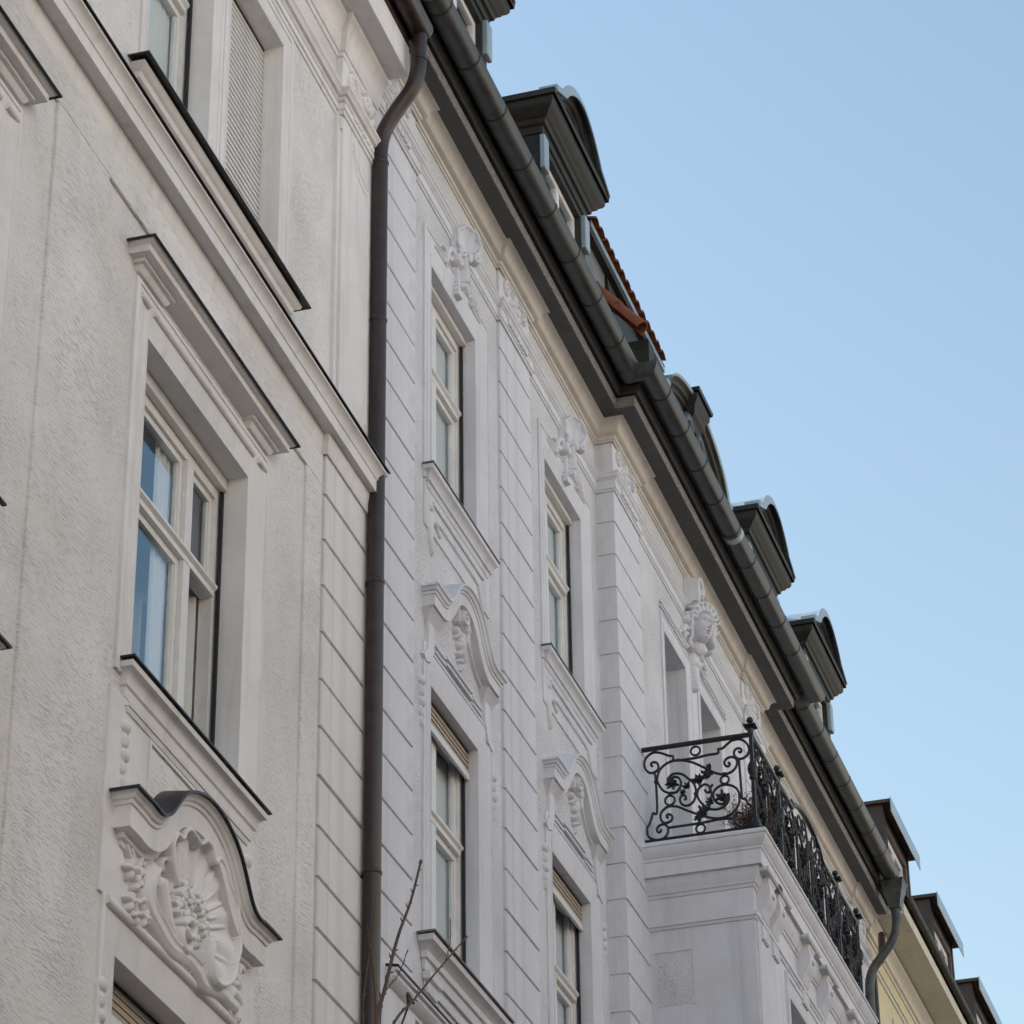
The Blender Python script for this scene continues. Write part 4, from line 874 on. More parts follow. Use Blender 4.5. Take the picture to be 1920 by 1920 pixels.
for x in (27.50, 27.92, 29.2, 30.05, 31.33, 31.76): console(x, OY)
for x in (27.46, 31.8):
    for k in range(9): MB().ball((x, OY-.004, 13.25-.13*k), .022, .014, .045, 8, 5).build('husk', 'white_plaster', B, smooth=60)
MB().cbox(27.27, 28.2, OY-.02, OY+.01, 6.2, 13.47, .006).build('oriel_pilaster', 'white_plaster', B)
MB().cbox(31.06, 31.99, OY-.02, OY+.01, 6.2, 13.47, .006).build('oriel_pilaster', 'white_plaster', B)
# ------------------------------------------------------------------ wrought iron balcony railing
RX0, RX1, RY, ZR, ZB = 27.188, 32.07, -1.278, 15.365, 14.395
SCROLLS = [
 [(0.777,15.211),(0.779,15.255),(0.819,15.266),(0.882,15.3),(0.934,15.32),(0.987,15.32),(1.041,15.285),(1.065,15.232),(1.06,15.167),(1.024,15.117),(0.979,15.11),(0.937,15.131),(0.926,15.17),(0.942,15.208),(0.972,15.221),(0.997,15.211),(0.995,15.185),(0.98,15.18)],
 [(0.968,15.108),(0.957,15.006),(0.957,14.688),(0.998,14.682),(1.011,14.64),(1.04,14.566),(1.059,14.537),(1.055,14.45),(1.004,14.407),(0.945,14.394),(0.889,14.413),(0.858,14.46),(0.859,14.515),(0.891,14.547),(0.932,14.546),(0.963,14.515),(0.957,14.475),(0.931,14.477),(0.926,14.502)],
 [(0.777,15.211),(0.728,15.203),(0.563,15.201),(0.443,15.213),(0.331,15.217),(0.328,15.257),(0.285,15.262),(0.231,15.302),(0.185,15.33),(0.11,15.331),(0.053,15.289),(0.023,15.22),(0.037,15.159),(0.083,15.126),(0.128,15.125),(0.167,15.155),(0.172,15.204),(0.152,15.233),(0.115,15.235),(0.098,15.208),(0.113,15.191),(0.128,15.205)],
 [(0.128,15.125),(0.123,14.917),(0.118,14.726),(0.112,14.701),(0.083,14.693),(0.063,14.647),(0.022,14.593),(0.011,14.521),(0.044,14.44),(0.097,14.413),(0.162,14.426),(0.204,14.472),(0.201,14.534),(0.163,14.56),(0.127,14.546),(0.114,14.513),(0.137,14.493)],
 [(0.224,14.51),(0.341,14.52),(0.548,14.508),(0.852,14.506)],
 [(0.823,14.866),(0.889,14.904),(0.931,14.978),(0.944,15.036),(0.919,15.12),(0.864,15.176),(0.788,15.204),(0.698,15.198),(0.595,15.162),(0.493,15.098),(0.399,15.031),(0.334,14.997),(0.275,14.984),(0.208,14.998),(0.161,15.042),(0.148,15.096),(0.164,15.139),(0.208,15.157),(0.253,15.141),(0.273,15.108),(0.26,15.07),(0.231,15.063),(0.219,15.087),(0.236,15.102)],
 [(0.823,14.866),(0.756,14.871),(0.713,14.928),(0.711,14.976),(0.735,15.02),(0.78,15.031),(0.814,15.008),(0.819,14.977),(0.794,14.957)],
 [(0.838,14.98),(0.836,15.019),(0.801,15.058),(0.748,15.066),(0.689,15.045),(0.632,14.988),(0.589,14.941),(0.566,14.874),(0.569,14.811),(0.59,14.751),(0.628,14.717),(0.673,14.712),(0.713,14.738),(0.726,14.787),(0.706,14.824),(0.676,14.819),(0.666,14.786),(0.685,14.777)],
 [(0.43,15.1),(0.45,15.063),(0.434,15.013),(0.461,14.985),(0.514,14.969),(0.566,14.97),(0.603,14.959)],
 [(0.825,14.731),(0.866,14.721),(0.912,14.681),(0.926,14.628),(0.909,14.578),(0.872,14.56),(0.827,14.573),(0.807,14.61),(0.825,14.64),(0.858,14.645),(0.863,14.618),(0.844,14.615)],
 [(0.825,14.731),(0.748,14.711),(0.66,14.659),(0.559,14.604),(0.472,14.563),(0.37,14.532),(0.282,14.538),(0.206,14.574),(0.155,14.645),(0.14,14.729),(0.158,14.803),(0.208,14.851),(0.281,14.874),(0.34,14.863),(0.387,14.823),(0.397,14.761),(0.377,14.71),(0.327,14.675),(0.282,14.688),(0.269,14.733),(0.293,14.761),(0.323,14.754)],
 [(0.248,14.778),(0.247,14.714),(0.276,14.663),(0.329,14.632),(0.403,14.631),(0.468,14.661),(0.517,14.716),(0.551,14.784),(0.549,14.848),(0.517,14.89),(0.472,14.907),(0.432,14.877),(0.427,14.829),(0.446,14.816),(0.471,14.832),(0.474,14.852)],
 [(0.398,14.896),(0.422,14.852),(0.411,14.779),(0.443,14.728),(0.445,14.666),(0.491,14.633),(0.545,14.586),(0.548,14.516)]]
ring = lambda cx, cz, r: [(cx+r*math.cos(2*math.pi*i/20), 0, cz+r*math.sin(2*math.pi*i/20)) for i in range(21)]
sm = [MB().tube([Vector((p.x, 0, p.y)) for p in crom(t, 4)], .0130, 6).mesh('scroll_bar', 'iron', 50) for t in SCROLLS]
sm += [MB().tube(ring(*a), .0115, 6, cap=False).mesh('ring', 'iron', 50) for a in ((.553, 15.276, .047), (.278, 14.925, .042), (.826, 14.791, .049), (.536, 14.451, .045))]
cm = MB()
for (x, z) in [(0.957, 15.006), (0.568, 14.819), (0.133, 14.728), (0.728, 15.203), (0.167, 15.147), (0.275, 14.988), (0.281, 14.874), (0.823, 14.866), (0.825, 14.731), (0.895, 14.552), (0.348, 14.525)]:
    cm.cbox(x-.018, x+.018, -.016, .016, z-.011, z+.011, .004)
sm.append(cm.mesh('collars', 'iron'))
def leaf_clump(x, z, s, a0):
    mb = MB()
    for k in range(7):
        a = a0+k*.9+random.uniform(-.2, .2); L = s*random.uniform(.7, 1.25); w = s*.32
        d = Vector((math.cos(a), 0, math.sin(a))); q = Vector((-math.sin(a), 0, math.cos(a))); o = Vector((x, 0, z)); y = Vector((0, -.012-.012*(k % 3), 0))
        pts = [o-q*w*.4, o+d*L*.35-q*w+y, o+d*L*.55-q*w*.5+y, o+d*L*.75-q*w*.7+y, o+d*L, o+d*L*.75+q*w*.7+y, o+d*L*.55+q*w*.5+y, o+d*L*.35+q*w+y, o+q*w*.4]
        n = len(pts); mb.add([p for p in pts]+[p+Vector((0, .012, 0)) for p in pts], [tuple(range(n)), tuple(range(2*n-1, n-1, -1))]+[(i, i+n, (i+1) % n+n, (i+1) % n) for i in range(n)])
    mb.ball((x, 0, z), s*.3, .02, s*.3, 8, 5)
    return mb.mesh('leaf_ornament', 'iron')
for (x, z, s, a) in [(0.797, 14.973, .065, 0), (0.452, 15.016, .07, .4), (0.543, 14.974, .07, .1), (0.657, 14.92, .045, 2), (0.697, 14.862, .035, 1), (0.316, 14.756, .07, .5), (0.436, 14.719, .045, 1), (0.514, 14.629, .075, 2), (0.553, 14.571, .05, .3), (0.434, 15.093, .035, 1.2)]: sm.append(leaf_clump(x, z, s, a))
rail = MB(); yw = YP-.002
RAILP = [(-.021, ZR-.014), (.021, ZR-.014), (.026, ZR-.004), (.021, ZR+.008), (-.021, ZR+.008), (-.026, ZR-.004)]
SW0, SW1 = 28.95, 30.31
def swell(x):
    t = (x-SW0)/(SW1-SW0)
    return 0 if t <= 0 or t >= 1 else .19*math.sin(math.pi*t)**.6
rail.tube([(RX0, yw, ZR), (RX0, RY, ZR)], .025, 8); rail.tube([(RX0, yw, ZB), (RX0, RY, ZB)], .014, 6)
rail.tube([(x, RY, ZR+swell(x)) for x in np.linspace(RX0, RX1, 90).tolist()], .025, 8); rail.tube([(RX0, RY, ZB), (RX1, RY, ZB)], .014, 6)
rail.tube([(RX1, yw, ZR), (RX1, RY, ZR)], .022, 8); rail.tube([(RX1, yw, ZB), (RX1, RY, ZB)], .014, 6)
for x, z in ((SW0, ZR+.05), (SW1, ZR+.05)): rail.tube([(p[0], RY, p[1]) for p in spiral(x, z, .05, .01, 0 if x == SW0 else math.pi, 1.4 if x == SW0 else -1.4)], .012, 6)
RAIL = rail.build('balcony_railing', 'iron', B, smooth=45)
po = MB(); P = (0, 0, 0)
po.box(-.017, .017, -.017, .017, 0, .99)
po.lathe([(.0, .0), (.05, 0), (.05, .03), (.035, .05), (.03, .09), (.02, .10), (.02, .11)], P, 12)
po.lathe([(.020, .50), (.034, .51), (.036, .53), (.03, .545), (.042, .57), (.05, .61), (.046, .65), (.03, .68), (.02, .70)], P, 12)
po.lathe([(.02, .97), (.03, .985), (.028, 1.03), (.03, 1.04)], P, 12)
po.add([(x*s, y*s, z) for s, z in ((.034, 1.04), (.062, 1.062), (.062, 1.072), (.022, 1.09)) for x, y in ((-1, -1), (1, -1), (1, 1), (-1, 1))], [(4*i+k, 4*i+(k+1) % 4, 4*i+4+(k+1) % 4, 4*i+4+k) for i in range(3) for k in range(4)] + [(3, 2, 1, 0), (12, 13, 14, 15)])
po.lathe([(.022, 1.085), (.016, 1.10), (.016, 1.105)], P, 10); po.ball((0, 0, 1.133), .034, n=14, m=9)
pm = po.mesh('railing_post', 'iron', 40)
for x in (RX0, 28.315, 31.01, RX1): link('railing_post', pm, RAIL, (x, RY, 14.385))
def panel(mat4, sx=1.0):
    for m in sm:
        o = bpy.data.objects.new(m.name.split('.')[0], m); COL.objects.link(o); o.parent = RAIL; o.matrix_local = mat4
def S4(sx): return Matrix.Diagonal((sx, 1, 1, 1))
panel(Matrix.Translation((RX0, RY, 0)) @ Matrix.Rotation(R(90), 4, 'Z'))
k = 1.125/1.09
panel(Matrix.Translation((RX0, RY, 0)) @ S4(k*.5)); panel(Matrix.Translation((28.315, RY, 0)) @ S4(-k*.5)); panel(Matrix.Translation((RX1, RY, 0)) @ S4(-k*.5)); panel(Matrix.Translation((31.01, RY, 0)) @ S4(k*.5))
panel(Matrix.Translation((28.315, RY, 0)) @ S4(.62)); panel(Matrix.Translation((31.01, RY, 0)) @ S4(-.62))
panel(Matrix.Translation((29.66, RY, 0)) @ S4(.60)); panel(Matrix.Translation((29.66, RY, 0)) @ S4(-.60))
panel(Matrix.Translation((RX1, RY, 0)) @ Matrix.Rotation(R(90), 4, 'Z'))
mb = MB()
for sx in (-1, 1):
    mb.tube([(29.66+sx*p[0], RY-.01, p[1]) for p in [tuple(q) for q in crom([(.02, 14.6), (.16, 14.75), (.22, 15.0), (.10, 15.25), (.16, 15.42), (.26, 15.44), (.28, 15.36), (.22, 15.33)], 6)]], .011, 6)
    mb.tube([(29.66+sx*p[0], RY-.01, p[1]) for p in [tuple(q) for q in crom([(.3, 15.22), (.36, 15.36), (.46, 15.40), (.52, 15.32), (.47, 15.25), (.42, 15.29)], 6)]], .010, 6)
mb.build('centre_lyre', 'iron', RAIL, (0, 0, 0), 50)
# ------------------------------------------------------------------ roof and dormers of the white building
TH = 1.25
def roof_z(y): return 18.93+TH*(y+.47)
MB().add([(BX0, -.47, 18.93), (BX1, -.47, 18.93), (BX1, 2.6, roof_z(2.6)), (BX0, 2.6, roof_z(2.6)), (BX0, 9.3, 18.8), (BX1, 9.3, 18.8), (BX0, -.47, 18.90), (BX1, -.47, 18.90)],
         [(0, 1, 2, 3), (3, 2, 5, 4), (6, 7, 1, 0), (1, 5, 2), (0, 3, 4)]).build('roof', 'terracotta', B)
MB().box(BAY0-.38, BAY1+.38, YP-.44, -.2, 18.905, 18.93).build('roof_apron', 'zinc_dark', B)
def dormer(cx, hw=.77, yf=-.06, zt=21.12, arch_rise=.48):
    ye = 1.9
    d = MB()
    # side posts, lintel, cheeks and roof
    d.box(cx-hw, cx-hw+.16, yf, yf+.14, 18.95, zt); d.box(cx+hw-.16, cx+hw, yf, yf+.14, 18.95, zt); d.box(cx-hw+.16, cx+hw-.16, yf, yf+.14, zt-.22, zt)
    d.box(cx-hw+.16, cx+hw-.16, yf, yf+.14, 18.95, 19.35)
    d.box(cx-hw, cx-hw+.05, yf+.141, ye, 18.95, zt); d.box(cx+hw-.05, cx+hw, yf+.141, ye, 18.95, zt); d.box(cx-hw+.051, cx+hw-.051, yf+.141, ye, zt-.06, zt)
    do = d.build('dormer', 'zinc_dark', B)
    OC = (0, 0, 0)
    MB().sweep([(0, zt-.14), (.02, zt-.135), (.03, zt-.06), (.06, zt-.05), (.075, zt), (.11, zt+.02), (.125, zt+.05), (.16, zt+.075), (.18, zt+.11), (.185, zt+.20), (0, zt+.21)],
               [(cx-hw, ye), (cx-hw, yf), (cx+hw, yf), (cx+hw, ye)]).build('dormer_cornice', 'zinc_dark', do, OC, 35)
    MB().sweep([(0, zt+.212), (.190, zt+.202), (.215, zt+.175), (.222, zt+.235), (.20, zt+.225), (0, zt+.228)], [(cx-hw, ye), (cx-hw, yf), (cx+hw, yf), (cx+hw, ye)]).build('dormer_flashing', 'zinc_dark', do, OC)
    # arched pediment
    n = 22; hw2 = hw-.03; zb = zt+.21
    ap = [(cx-hw2+2*hw2*i/n, zb+.05+arch_rise*math.sin(math.pi*i/n)**.75) for i in range(n+1)]
    MB().prism([(x, z-.05) for x, z in ap] + [(cx+hw2, zb+.001), (cx-hw2, zb+.001)], yf-.05, yf+.10).build('tympanum', 'zinc_dark', do, OC)
    MB().arch([(-.15, .02), (.15, .0), (.155, -.02), (.12, -.035), (.10, -.07), (.07, -.08), (.06, -.115), (.03, -.12), (.02, -.15), (-.15, -.15)], ap, yf-.04).build('arched_cornice', 'zinc_dark', do, OC, 35)
    MB().arch([(-1.2, .03), (.160, .030), (.185, .055), (.205, -.055), (.190, -.055), (.170, .004), (-1.2, .012)], ap, yf-.04).build('dormer_roof', 'zinc_pale', do, OC, 35)
    MB().cbox(cx-hw-.03, cx-hw+.12, yf-.05, yf, 20.55, 20.95, .01).build('dormer_bracket', 'zinc_pale', do, OC); MB().cbox(cx+hw-.12, cx+hw+.03, yf-.05, yf, 20.55, 20.95, .01).build('dormer_bracket', 'zinc_pale', do, OC)
    # window
    w = MB(); a, b = cx-hw+.16, cx+hw-.16
    w.box(a, a+.07, yf+.06, yf+.12, 19.35, zt-.22); w.box(b-.07, b, yf+.06, yf+.12, 19.35, zt-.22); w.box(cx-.05, cx+.05, yf+.06, yf+.12, 19.35, zt-.22); w.box(a+.07, b-.07, yf+.061, yf+.119, zt-.29, zt-.22)
    w.build('dormer_frame', 'white_paint', do, OC)
    MB().box(a+.07, cx-.05, yf+.09, yf+.095, 19.35, zt-.29).build('pane', 'window_glass', do, OC); MB().box(cx+.05, b-.07, yf+.09, yf+.095, 19.35, zt-.29).build('pane', 'window_glass', do, OC)
    MB().box(cx-hw+.06, cx+hw-.06, 1.2, 1.3, 18.95, zt-.07).build('dormer_back', 'room_wall', do, OC)
for c in (22.02, 25.33, 33.9, 36.97): dormer(c)
# long tiled shed dormer between the first arched dormer and the gable
sx0, sx1, sy = 26.42, 27.30, .06
sh = MB(); sh.box(sx0, sx1, sy, 1.8, 18.95, 21.10); sh.build('shed_dormer', 'grey_sheet', B)
MB().box(sx0-.02, 29.35, sy-.07, 1.8, 21.102, 21.16).build('shed_dormer_eaves', 'rubber', B)
MB().box(sx0-.03, 29.36, sy-.115, sy-.075, 21.10, 21.172).build('shed_dormer_fascia', 'zinc_pale', B)
MB().add([(sx0-.03, sy-.12, 21.18), (29.37, sy-.12, 21.18), (29.37, 2.2, 21.78), (sx0-.03, 2.2, 21.78), (sx0-.03, sy-.12, 21.174), (29.37, sy-.12, 21.174)], [(0, 1, 2, 3), (4, 5, 1, 0)]).build('shed_dormer_deck', 'terracotta', B)
tl = MB(); n = 8; L = .42; tw = .205
pr = [(-.10, .0), (-.085, .03), (-.05, .055), (0, .062), (.045, .05), (.075, .02), (.10, .008), (.10, -.006), (.07, .004), (.04, .034), (0, .046), (-.045, .04), (-.075, .018), (-.10, -.012)]
tl.add([(x, y, z+(.24*y)) for y in (0, L) for x, z in pr], [(i, (i+1) % 14, (i+1) % 14+14, i+14) for i in range(14)] + [tuple(range(14)), tuple(range(27, 13, -1))])
tm = tl.mesh('roof_tile', 'terracotta', 40)
shd = [o for o in B.children if o.name.startswith('shed_dormer_deck')][0]
for row in range(3):
    for i in range(14):
        o = link('roof_tile', tm, shd, (sx0+.05+tw*i+random.uniform(-.006, .006), sy-.165+.33*row, 21.178+.085*row+random.uniform(-.004, .004))); o.rotation_euler = (0, 0, random.uniform(-.02, .02))
# loose hip tiles at the foot of the shed dormer, and the little outlet box
hp = [o for o in B.children if o.name.startswith('shed_dormer') and 'deck' not in o.name and 'eaves' not in o.name and 'fascia' not in o.name][0]
def barrel(p, q, r0, r1, name):
    p, q = Vector(p), Vector(q); t = (q-p).normalized(); side = Vector((1, 0, 0)); up = side.cross(t); up = up if up.z > 0 else -up
    vs = []
    for c_, r_ in ((p, r0), (q, r1)):
        for rr in (r_, r_-.014):
            for k in range(9):
                a_ = R(-15+210*k/8); vs.append(c_+side*rr*math.cos(a_)+up*rr*math.sin(a_))
    fs = [(k, k+1, 18+k+1, 18+k) for k in range(8)] + [(9+k, 27+k, 27+k+1, 9+k+1) for k in range(8)] + [(k, 9+k, 9+k+1, k+1) for k in range(8)] + [(18+k, 18+k+1, 27+k+1, 27+k) for k in range(8)] + [(0, 18, 27, 9), (8, 17, 35, 26)]
    return MB().add(vs, fs).build(name, 'terracotta', hp, (0, 0, 0), 50)
for i in range(3): barrel((27.0+.01*i, .42-.25*i, 21.10-.30*i), (27.01+.01*i, .12-.25*i, 20.74-.30*i), .082, .102, 'hip_tile')
MB().box(27.2, 27.42, -.42, -.16, 19.5, 20.12).build('outlet_box', 'zinc_dark', hp, (0, 0, 0))
MB().tube([(28.9, -.30, 19.0), (29.0, -.28, 20.0)], .05, 10).build('outlet_pipe', 'zinc', hp, (0, 0, 0), 40)
MB().add([(27.32, -.2, 18.95), (29.6, -.2, 18.95), (29.6, .04, 21.08), (27.32, .04, 21.08), (27.36, .4, 18.95), (29.6, .4, 18.95)], [(0, 1, 2, 3), (0, 3, 4), (1, 5, 2)]).build('roof_slope', 'zinc_dark', B)
# curved gable over the bay
gc, gy = 29.66, -.20
gp_ = [(-1.30, 20.24), (-1.24, 20.38), (-1.08, 20.53), (-.82, 20.66), (-.52, 20.75), (-.25, 20.785), (0, 20.79)]
gp_ = gp_ + [(-x, z) for x, z in gp_[-2::-1]]; gp_ = [(gc+p[0], p[1]) for p in [tuple(q) for q in crom(gp_, 4)]]
G = MB().prism([(x, z-.02) for x, z in gp_] + [(gc+1.4, 18.95), (gc-1.4, 18.95)], gy+.005, gy+.25).build('gable', 'zinc_dark', B)
MB().arch([(-.22, .02), (.14, .0), (.145, -.02), (.11, -.04), (.095, -.08), (.06, -.095), (.055, -.14), (.03, -.15), (.02, -.19), (-.22, -.19)], gp_, gy).build('gable_cornice', 'zinc_dark', G, (0, 0, 0), 35)
MB().arch([(-1.3, .05), (.15, .012), (.165, .02), (.15, -.004), (-1.3, .03)], gp_, gy).build('gable_roof', 'zinc_pale', G, (0, 0, 0), 35)
mb = MB(); mb.ledge([(0, 20.43), (.05, 20.44), (.06, 20.54), (.10, 20.58), (.11, 20.68), (.15, 20.73), (.155, 20.80), (0, 20.81)], gc-.10, gc+.16, gy-.05); mb.build('gable_keystone', 'zinc_dark', G, (0, 0, 0), 35)
MB().ledge([(0, 20.83), (.18, 20.815), (.19, 20.855), (0, 20.86)], gc-.10, gc+.16, gy-.05).build('keystone_cap', 'black_sheet', G, (0, 0, 0))
for sx in (-1, 1): MB().tube([(gc+sx*p[0], gy-.06, p[1]) for p in [tuple(q) for q in crom([(.55, 20.1), (.45, 20.35), (.25, 20.5), (.12, 20.42), (.18, 20.3)], 6)]], .06, 10).build('gable_scroll', 'zinc', G, (0, 0, 0), 50)
for x, y, z in ((31.45, .25, 21.35), (35.35, -.1, 20.5)): MB().tube([(x-.12, y, z+.02), (x+.12, y-.05, z-.03)], .07, 10).build('ridge_tile', 'terracotta', B, smooth=50)

# ------------------------------------------------------------------ yellow building at the far right
C = thing('apartment_building', 'pale yellow apartment building with flat roofed brown dormers at the far right', 'building', (50, 0, 0), 0, 'apartment houses in a row along the street', True)
CX0, CX1 = 39.56, 62.0
ch = [(c-.6, c+.6, 15.6, 17.55) for c in (41.9, 45.4, 48.9, 52.4)]
mb = MB(); wall_sheet(mb, CX0, CX1, 0, 19.0, 0, ch, .3)
for x in (CX0, CX1): mb.add([(x, 0, 0), (x, 9, 0), (x, 9, 19), (x, 0, 19)], [(0, 1, 2, 3)])
mb.add([(CX0, 9, 0), (CX1, 9, 0), (CX1, 9, 19), (CX0, 9, 19)], [(0, 1, 2, 3)])
mb.build('wall', 'yellow_plaster', C)
mb = MB()
for h in ch: reveal(mb, h[0], h[1], h[2], h[3], 0, .35)
mb.build('window_reveals', 'pale_trim', C)
MB().box(CX0+.05, CX1-.05, 4, 4.1, 0, 18.8).build('interior_wall', 'room_wall', C)
for h in ch:
    c = (h[0]+h[1])/2
    window(C, c, .6, h[2], h[3], .15, [c], 16.9)
    MB().surround([(0, .01), (0, -.03), (.04, -.035), (.05, -.02), (.2, -.01), (.2, .02)], c-.82, c+.82, 15.5, 17.78).build('window_surround', 'pale_trim', C, smooth=30)
cp = [(CX0, 0), (CX1, 0)]
MB().sweep([(0, 18.05), (.02, 18.055), (.03, 18.10), (.05, 18.105), (.05, 18.14), (0, 18.15)], cp).build('frieze_moulding', 'pale_trim', C, smooth=35)
MB().sweep([(0, 18.40), (.02, 18.405), (.03, 18.44), (.06, 18.45), (.065, 18.50), (.10, 18.55), (.15, 18.59), (.16, 18.64), (0, 18.65)], cp).build('cove_cornice', 'pale_trim', C, smooth=35)
MB().sweep([(0, 18.66), (.54, 18.645), (.545, 18.65), (.55, 18.80), (.52, 18.82), (0, 18.82)], cp).build('eaves_box', 'pale_trim', C)
gc_ = gutter(C, cp, .61, 18.87, .05, 'zinc_dark', None)
for k_ in range(16): strap(gc_, 40.0+.8*k_, 0, .61, 18.87, .05, 'zinc_dark')
sg = MB()
for k_ in range(14): sg.tube([(40.4+.75*k_, -.48, 18.98), (40.4+.75*k_, -.52, 19.16)], .012, 6)
for z in (19.06, 19.14): sg.tube([(40.2, -.51, z), (50.4, -.51, z)], .012, 6)
sg.build('snow_guard', 'zinc_dark', C)
MB().add([(CX0, -.58, 18.93), (CX1, -.58, 18.93), (CX1, 3.5, 23.0), (CX0, 3.5, 23.0), (CX0, 9.3, 18.9), (CX1, 9.3, 18.9)], [(0, 1, 2, 3), (3, 2, 5, 4), (1, 5, 2), (0, 3, 4)]).build('roof', 'terracotta', C)
for c in (41.85, 45.33, 48.85, 52.3):
    hw, yf, zt = .98, -.12, 20.90
    d = MB(); d.box(c-hw, c-hw+.30, yf, 2.0, 18.95, zt); d.box(c+hw-.30, c+hw, yf, 2.0, 18.95, zt); d.box(c-hw+.3, c+hw-.3, yf, 2.0, zt-.26, zt); d.box(c-hw+.3, c+hw-.3, yf, 2.0, 18.95, 19.2); d.box(c-hw+.3, c+hw-.3, 1.5, 1.6, 19.2, zt-.26)
    do = d.build('dormer', 'brown_cladding', C)
    for x in (c-hw+.002, c-hw+.09, c-hw+.19, c+hw-.2): MB().box(x, x+.018, yf-.02, yf-.001, 18.95, zt-.01).build('standing_seam', 'brown_cladding', do, (0, 0, 0))
    MB().box(c-hw-.06, c+hw+.10, yf-.14, 2.0, zt+.001, zt+.05).build('dormer_roof', 'brown_cladding', do, (0, 0, 0))
    MB().add([(c-hw-.07, yf-.15, zt-.16), (c+hw+.11, yf-.15, zt-.16), (c+hw+.11, yf-.15, zt+.07), (c-hw-.07, yf-.15, zt+.07), (c-hw-.07, yf-.142, zt-.16), (c+hw+.11, yf-.142, zt-.16), (c+hw+.11, yf-.142, zt+.07), (c-hw-.07, yf-.142, zt+.07)], [(0, 1, 2, 3), (7, 6, 5, 4), (0, 4, 5, 1), (1, 5, 6, 2), (2, 6, 7, 3), (3, 7, 4, 0)]).build('dormer_fascia', 'zinc_pale', do, (0, 0, 0))
    a, b = c-hw+.3, c+hw-.3
    w = MB(); w.box(a, a+.09, yf+.05, yf+.11, 19.2, zt-.26); w.box(b-.09, b, yf+.05, yf+.11, 19.2, zt-.26); w.box(c-.06, c+.06, yf+.05, yf+.11, 19.2, zt-.26); w.box(a+.09, b-.09, yf+.051, yf+.109, zt-.35, zt-.26)
    w.build('dormer_frame', 'white_paint', do, (0, 0, 0))
    for p0, p1 in ((a+.09, c-.06), (c+.06, b-.09)): MB().box(p0, p1, yf+.075, yf+.08, 19.2, zt-.35).build('pane', 'window_glass', do, (0, 0, 0))
MB().tube([(39.66, -.20, 18.42), (39.40, -.24, 18.12), (39.05, -.27, 17.80)], .05, 14).build('pipe_branch', 'brown_metal', C, smooth=40)
MB().tube([(39.72, -.06, 17.9), (39.72, -.06, .1)], .028, 10).build('cable_conduit', 'zinc', C, smooth=40)

# ------------------------------------------------------------------ balcony plants
def plant(name, label, x, y, z, twig_mat, leaf_mat, n, h, spread, leaf, box=True):
    t = thing(name, label, 'plant', (x, y, z), 0, 'plants on the balcony')
    if box: MB().add([(sx*w, sy*d, zz) for w, d, zz in ((.15, .06, 0), (.18, .075, .09), (.165, .062, .09), (.16, .058, .07)) for sx, sy in ((-1, -1), (1, -1), (1, 1), (-1, 1))],
                     [(4*i+k, 4*i+(k+1) % 4, 4*i+4+(k+1) % 4, 4*i+4+k) for i in range(3) for k in range(4)] + [(3, 2, 1, 0), (12, 13, 14, 15)]).build('planter', 'pot_green', t)
    tw = MB(); lf = MB(); rnd = random.Random(name+label)
    for i in range(n):
        a = rnd.uniform(0, 6.28); s0 = Vector((rnd.uniform(-.13, .13), rnd.uniform(-.04, .04), .07)); L = h*rnd.uniform(.6, 1.1)
        d = Vector((math.cos(a)*spread, math.sin(a)*spread, 1)).normalized(); p = [s0]
        for k in range(4): d = (d+Vector((rnd.uniform(-.3, .3), rnd.uniform(-.3, .3), rnd.uniform(-.1, .15)))).normalized(); p.append(p[-1]+d*L/4)
        tw.tube(p, .0035, 4, .0015)
        for q in p[2:]:
            for k in range(2):
                e = q+Vector((rnd.uniform(-.06, .06), rnd.uniform(-.06, .06), rnd.uniform(-.01, .07))); tw.tube([q, e], .002, 3, .001)
                for m in range(leaf):
                    c = e+Vector((rnd.gauss(0, .018), rnd.gauss(0, .018), rnd.gauss(0, .02))); u = Vector((rnd.gauss(0, 1), rnd.gauss(0, 1), rnd.gauss(0, 1))).normalized(); v = u.orthogonal().normalized(); s = rnd.uniform(.010, .02)
                    lf.add([c-u*s, c+v*s*.45, c+u*s, c-v*s*.45], [(0, 1, 2, 3)])
    tw.build('stems', twig_mat, t)
    if leaf: lf.build('leaves', leaf_mat, t)
    return t
plant('dry_plant', 'bare brown twigs in a dark planter at the balcony corner', 27.42, -1.08, 14.345, 'dry_twig', 'rust_leaf', 34, .34, .6, 0)
plant('dry_plant', 'rust brown dried bush against the balcony corner post', 27.50, -1.16, 14.345, 'dry_twig', 'rust_leaf', 46, .36, .25, 4, False)
plant('balcony_plant', 'yellow green leafy plant behind the front railing near the corner', 27.95, -1.12, 14.345, 'dry_twig', 'olive_leaf', 30, .55, .3, 4)
plant('balcony_plant', 'dark green plant behind the middle of the front railing', 29.05, -1.12, 14.345, 'dry_twig', 'dark_leaf', 26, .35, .4, 4)
plant('dry_plant', 'brown withered plant at the far end of the balcony', 31.3, -1.12, 14.345, 'dry_twig', 'rust_leaf', 26, .38, .4, 3)

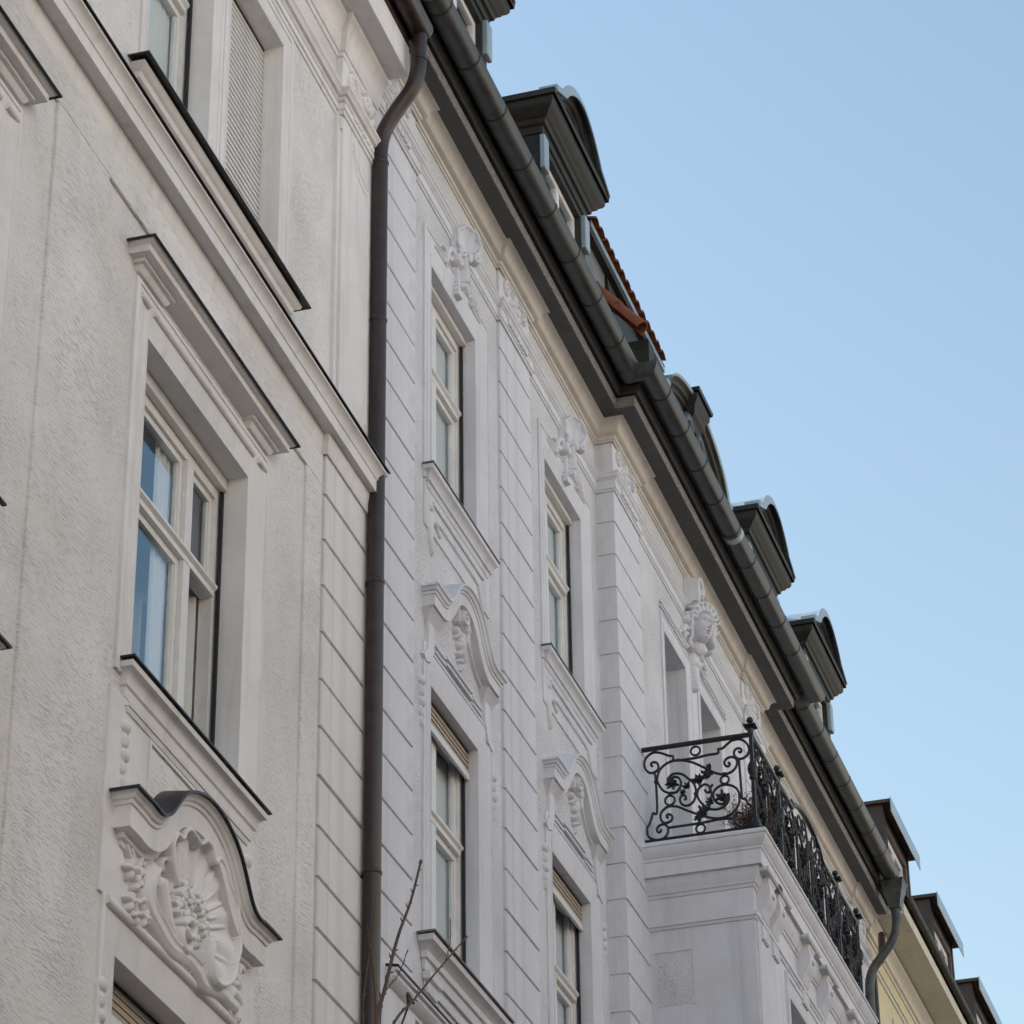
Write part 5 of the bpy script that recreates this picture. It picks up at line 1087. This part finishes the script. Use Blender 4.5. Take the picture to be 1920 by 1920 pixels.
# ------------------------------------------------------------------ bare street tree reaching into the bottom of the view
T = thing('street_tree', 'bare budding street tree whose twigs rise in front of the brown downpipe', 'tree', (10.5, -3.4, .12), 0, None, True)
rnd = random.Random(5)
tr = MB(); TY = -3.4
trunk = crom([(10.5, TY, .1), (10.5, TY, 1.5), (10.46, TY, 3.0), (10.5, TY, 4.2), (10.55, TY, 5.2)], 4)
tr.tube(trunk, .07, 12, .012); tr.build('trunk', 'bark', T, smooth=60)
def branch(pts, r0, r1, buds=True, fine=True):
    P = crom([(x, TY+dy, z) for x, dy, z in pts], 5)
    m = MB(); m.tube(P, r0, 7, r1)
    if buds:
        for i in range(1, len(P)-1):
            if True:
                d = (P[i+1]-P[i]).normalized(); s = Vector((d.z, rnd.uniform(-.6, .6), -d.x))*(1 if i % 2 else -1); s.normalize()
                r = r0+(r1-r0)*i/len(P); L = r*2.6+.008
                b = P[i]+s*r*.6; m.tube([b, b+(s+d*.7).normalized()*L*.55, b+(s*.8+d).normalized()*L], [r*.42, r*.5, r*.1], 5)
        e = P[-1]; d = (P[-1]-P[-2]).normalized(); m.tube([e-d*.004, e+d*.012, e+d*.03], [r1*1.1, r1*1.8, .001], 6)
    m.build('branch', 'bark', T, smooth=60)
branch([(10.55, 0, 5.2), (10.60, 0, 5.7), (10.626, 0, 6.014), (10.712, 0, 6.174), (10.861, 0, 6.45), (11.017, 0, 6.67), (11.132, 0, 6.88)], .0105, .0045)
branch([(10.53, 0, 5.0), (10.75, .05, 5.8), (10.96, .05, 6.138), (11.215, .05, 6.343), (11.482, .05, 6.559), (11.874, .05, 6.866)], .0075, .003)
branch([(10.50, 0, 4.6), (10.46, -.03, 5.6), (10.537, -.03, 6.023), (10.43, -.03, 6.33)], .007, .003, False)
branch([(10.60, .02, 5.75), (10.62, .05, 6.05), (10.66, .05, 6.25), (10.72, .05, 6.42), (10.745, .05, 6.56)], .0045, .002)
branch([(10.80, .05, 5.95), (10.98, .1, 6.26), (11.16, .1, 6.43), (11.26, .1, 6.56)], .0035, .0018)
branch([(11.20, .05, 6.32), (11.33, .12, 6.42), (11.42, .15, 6.40), (11.47, .2, 6.33)], .006, .004, False)
branch([(11.60, .05, 6.655), (11.66, .05, 6.76), (11.665, .05, 6.84)], .0025, .0015)
for k_ in range(9):
    z0 = rnd.uniform(2.6, 4.8); a = rnd.uniform(1.9, 4.6); L = rnd.uniform(.5, .9)
    dx, dy = math.cos(a)*.7, math.sin(a)*.6
    branch([(10.48, 0, z0), (10.48+dx*L*.4, dy*L*.4, z0+L*.35), (10.48+dx*L*.8, dy*L*.8, z0+L*.8), (10.48+dx*L, dy*L, z0+L*1.2 if z0+L*1.2 < 5.6 else 5.6)], .012, .003)
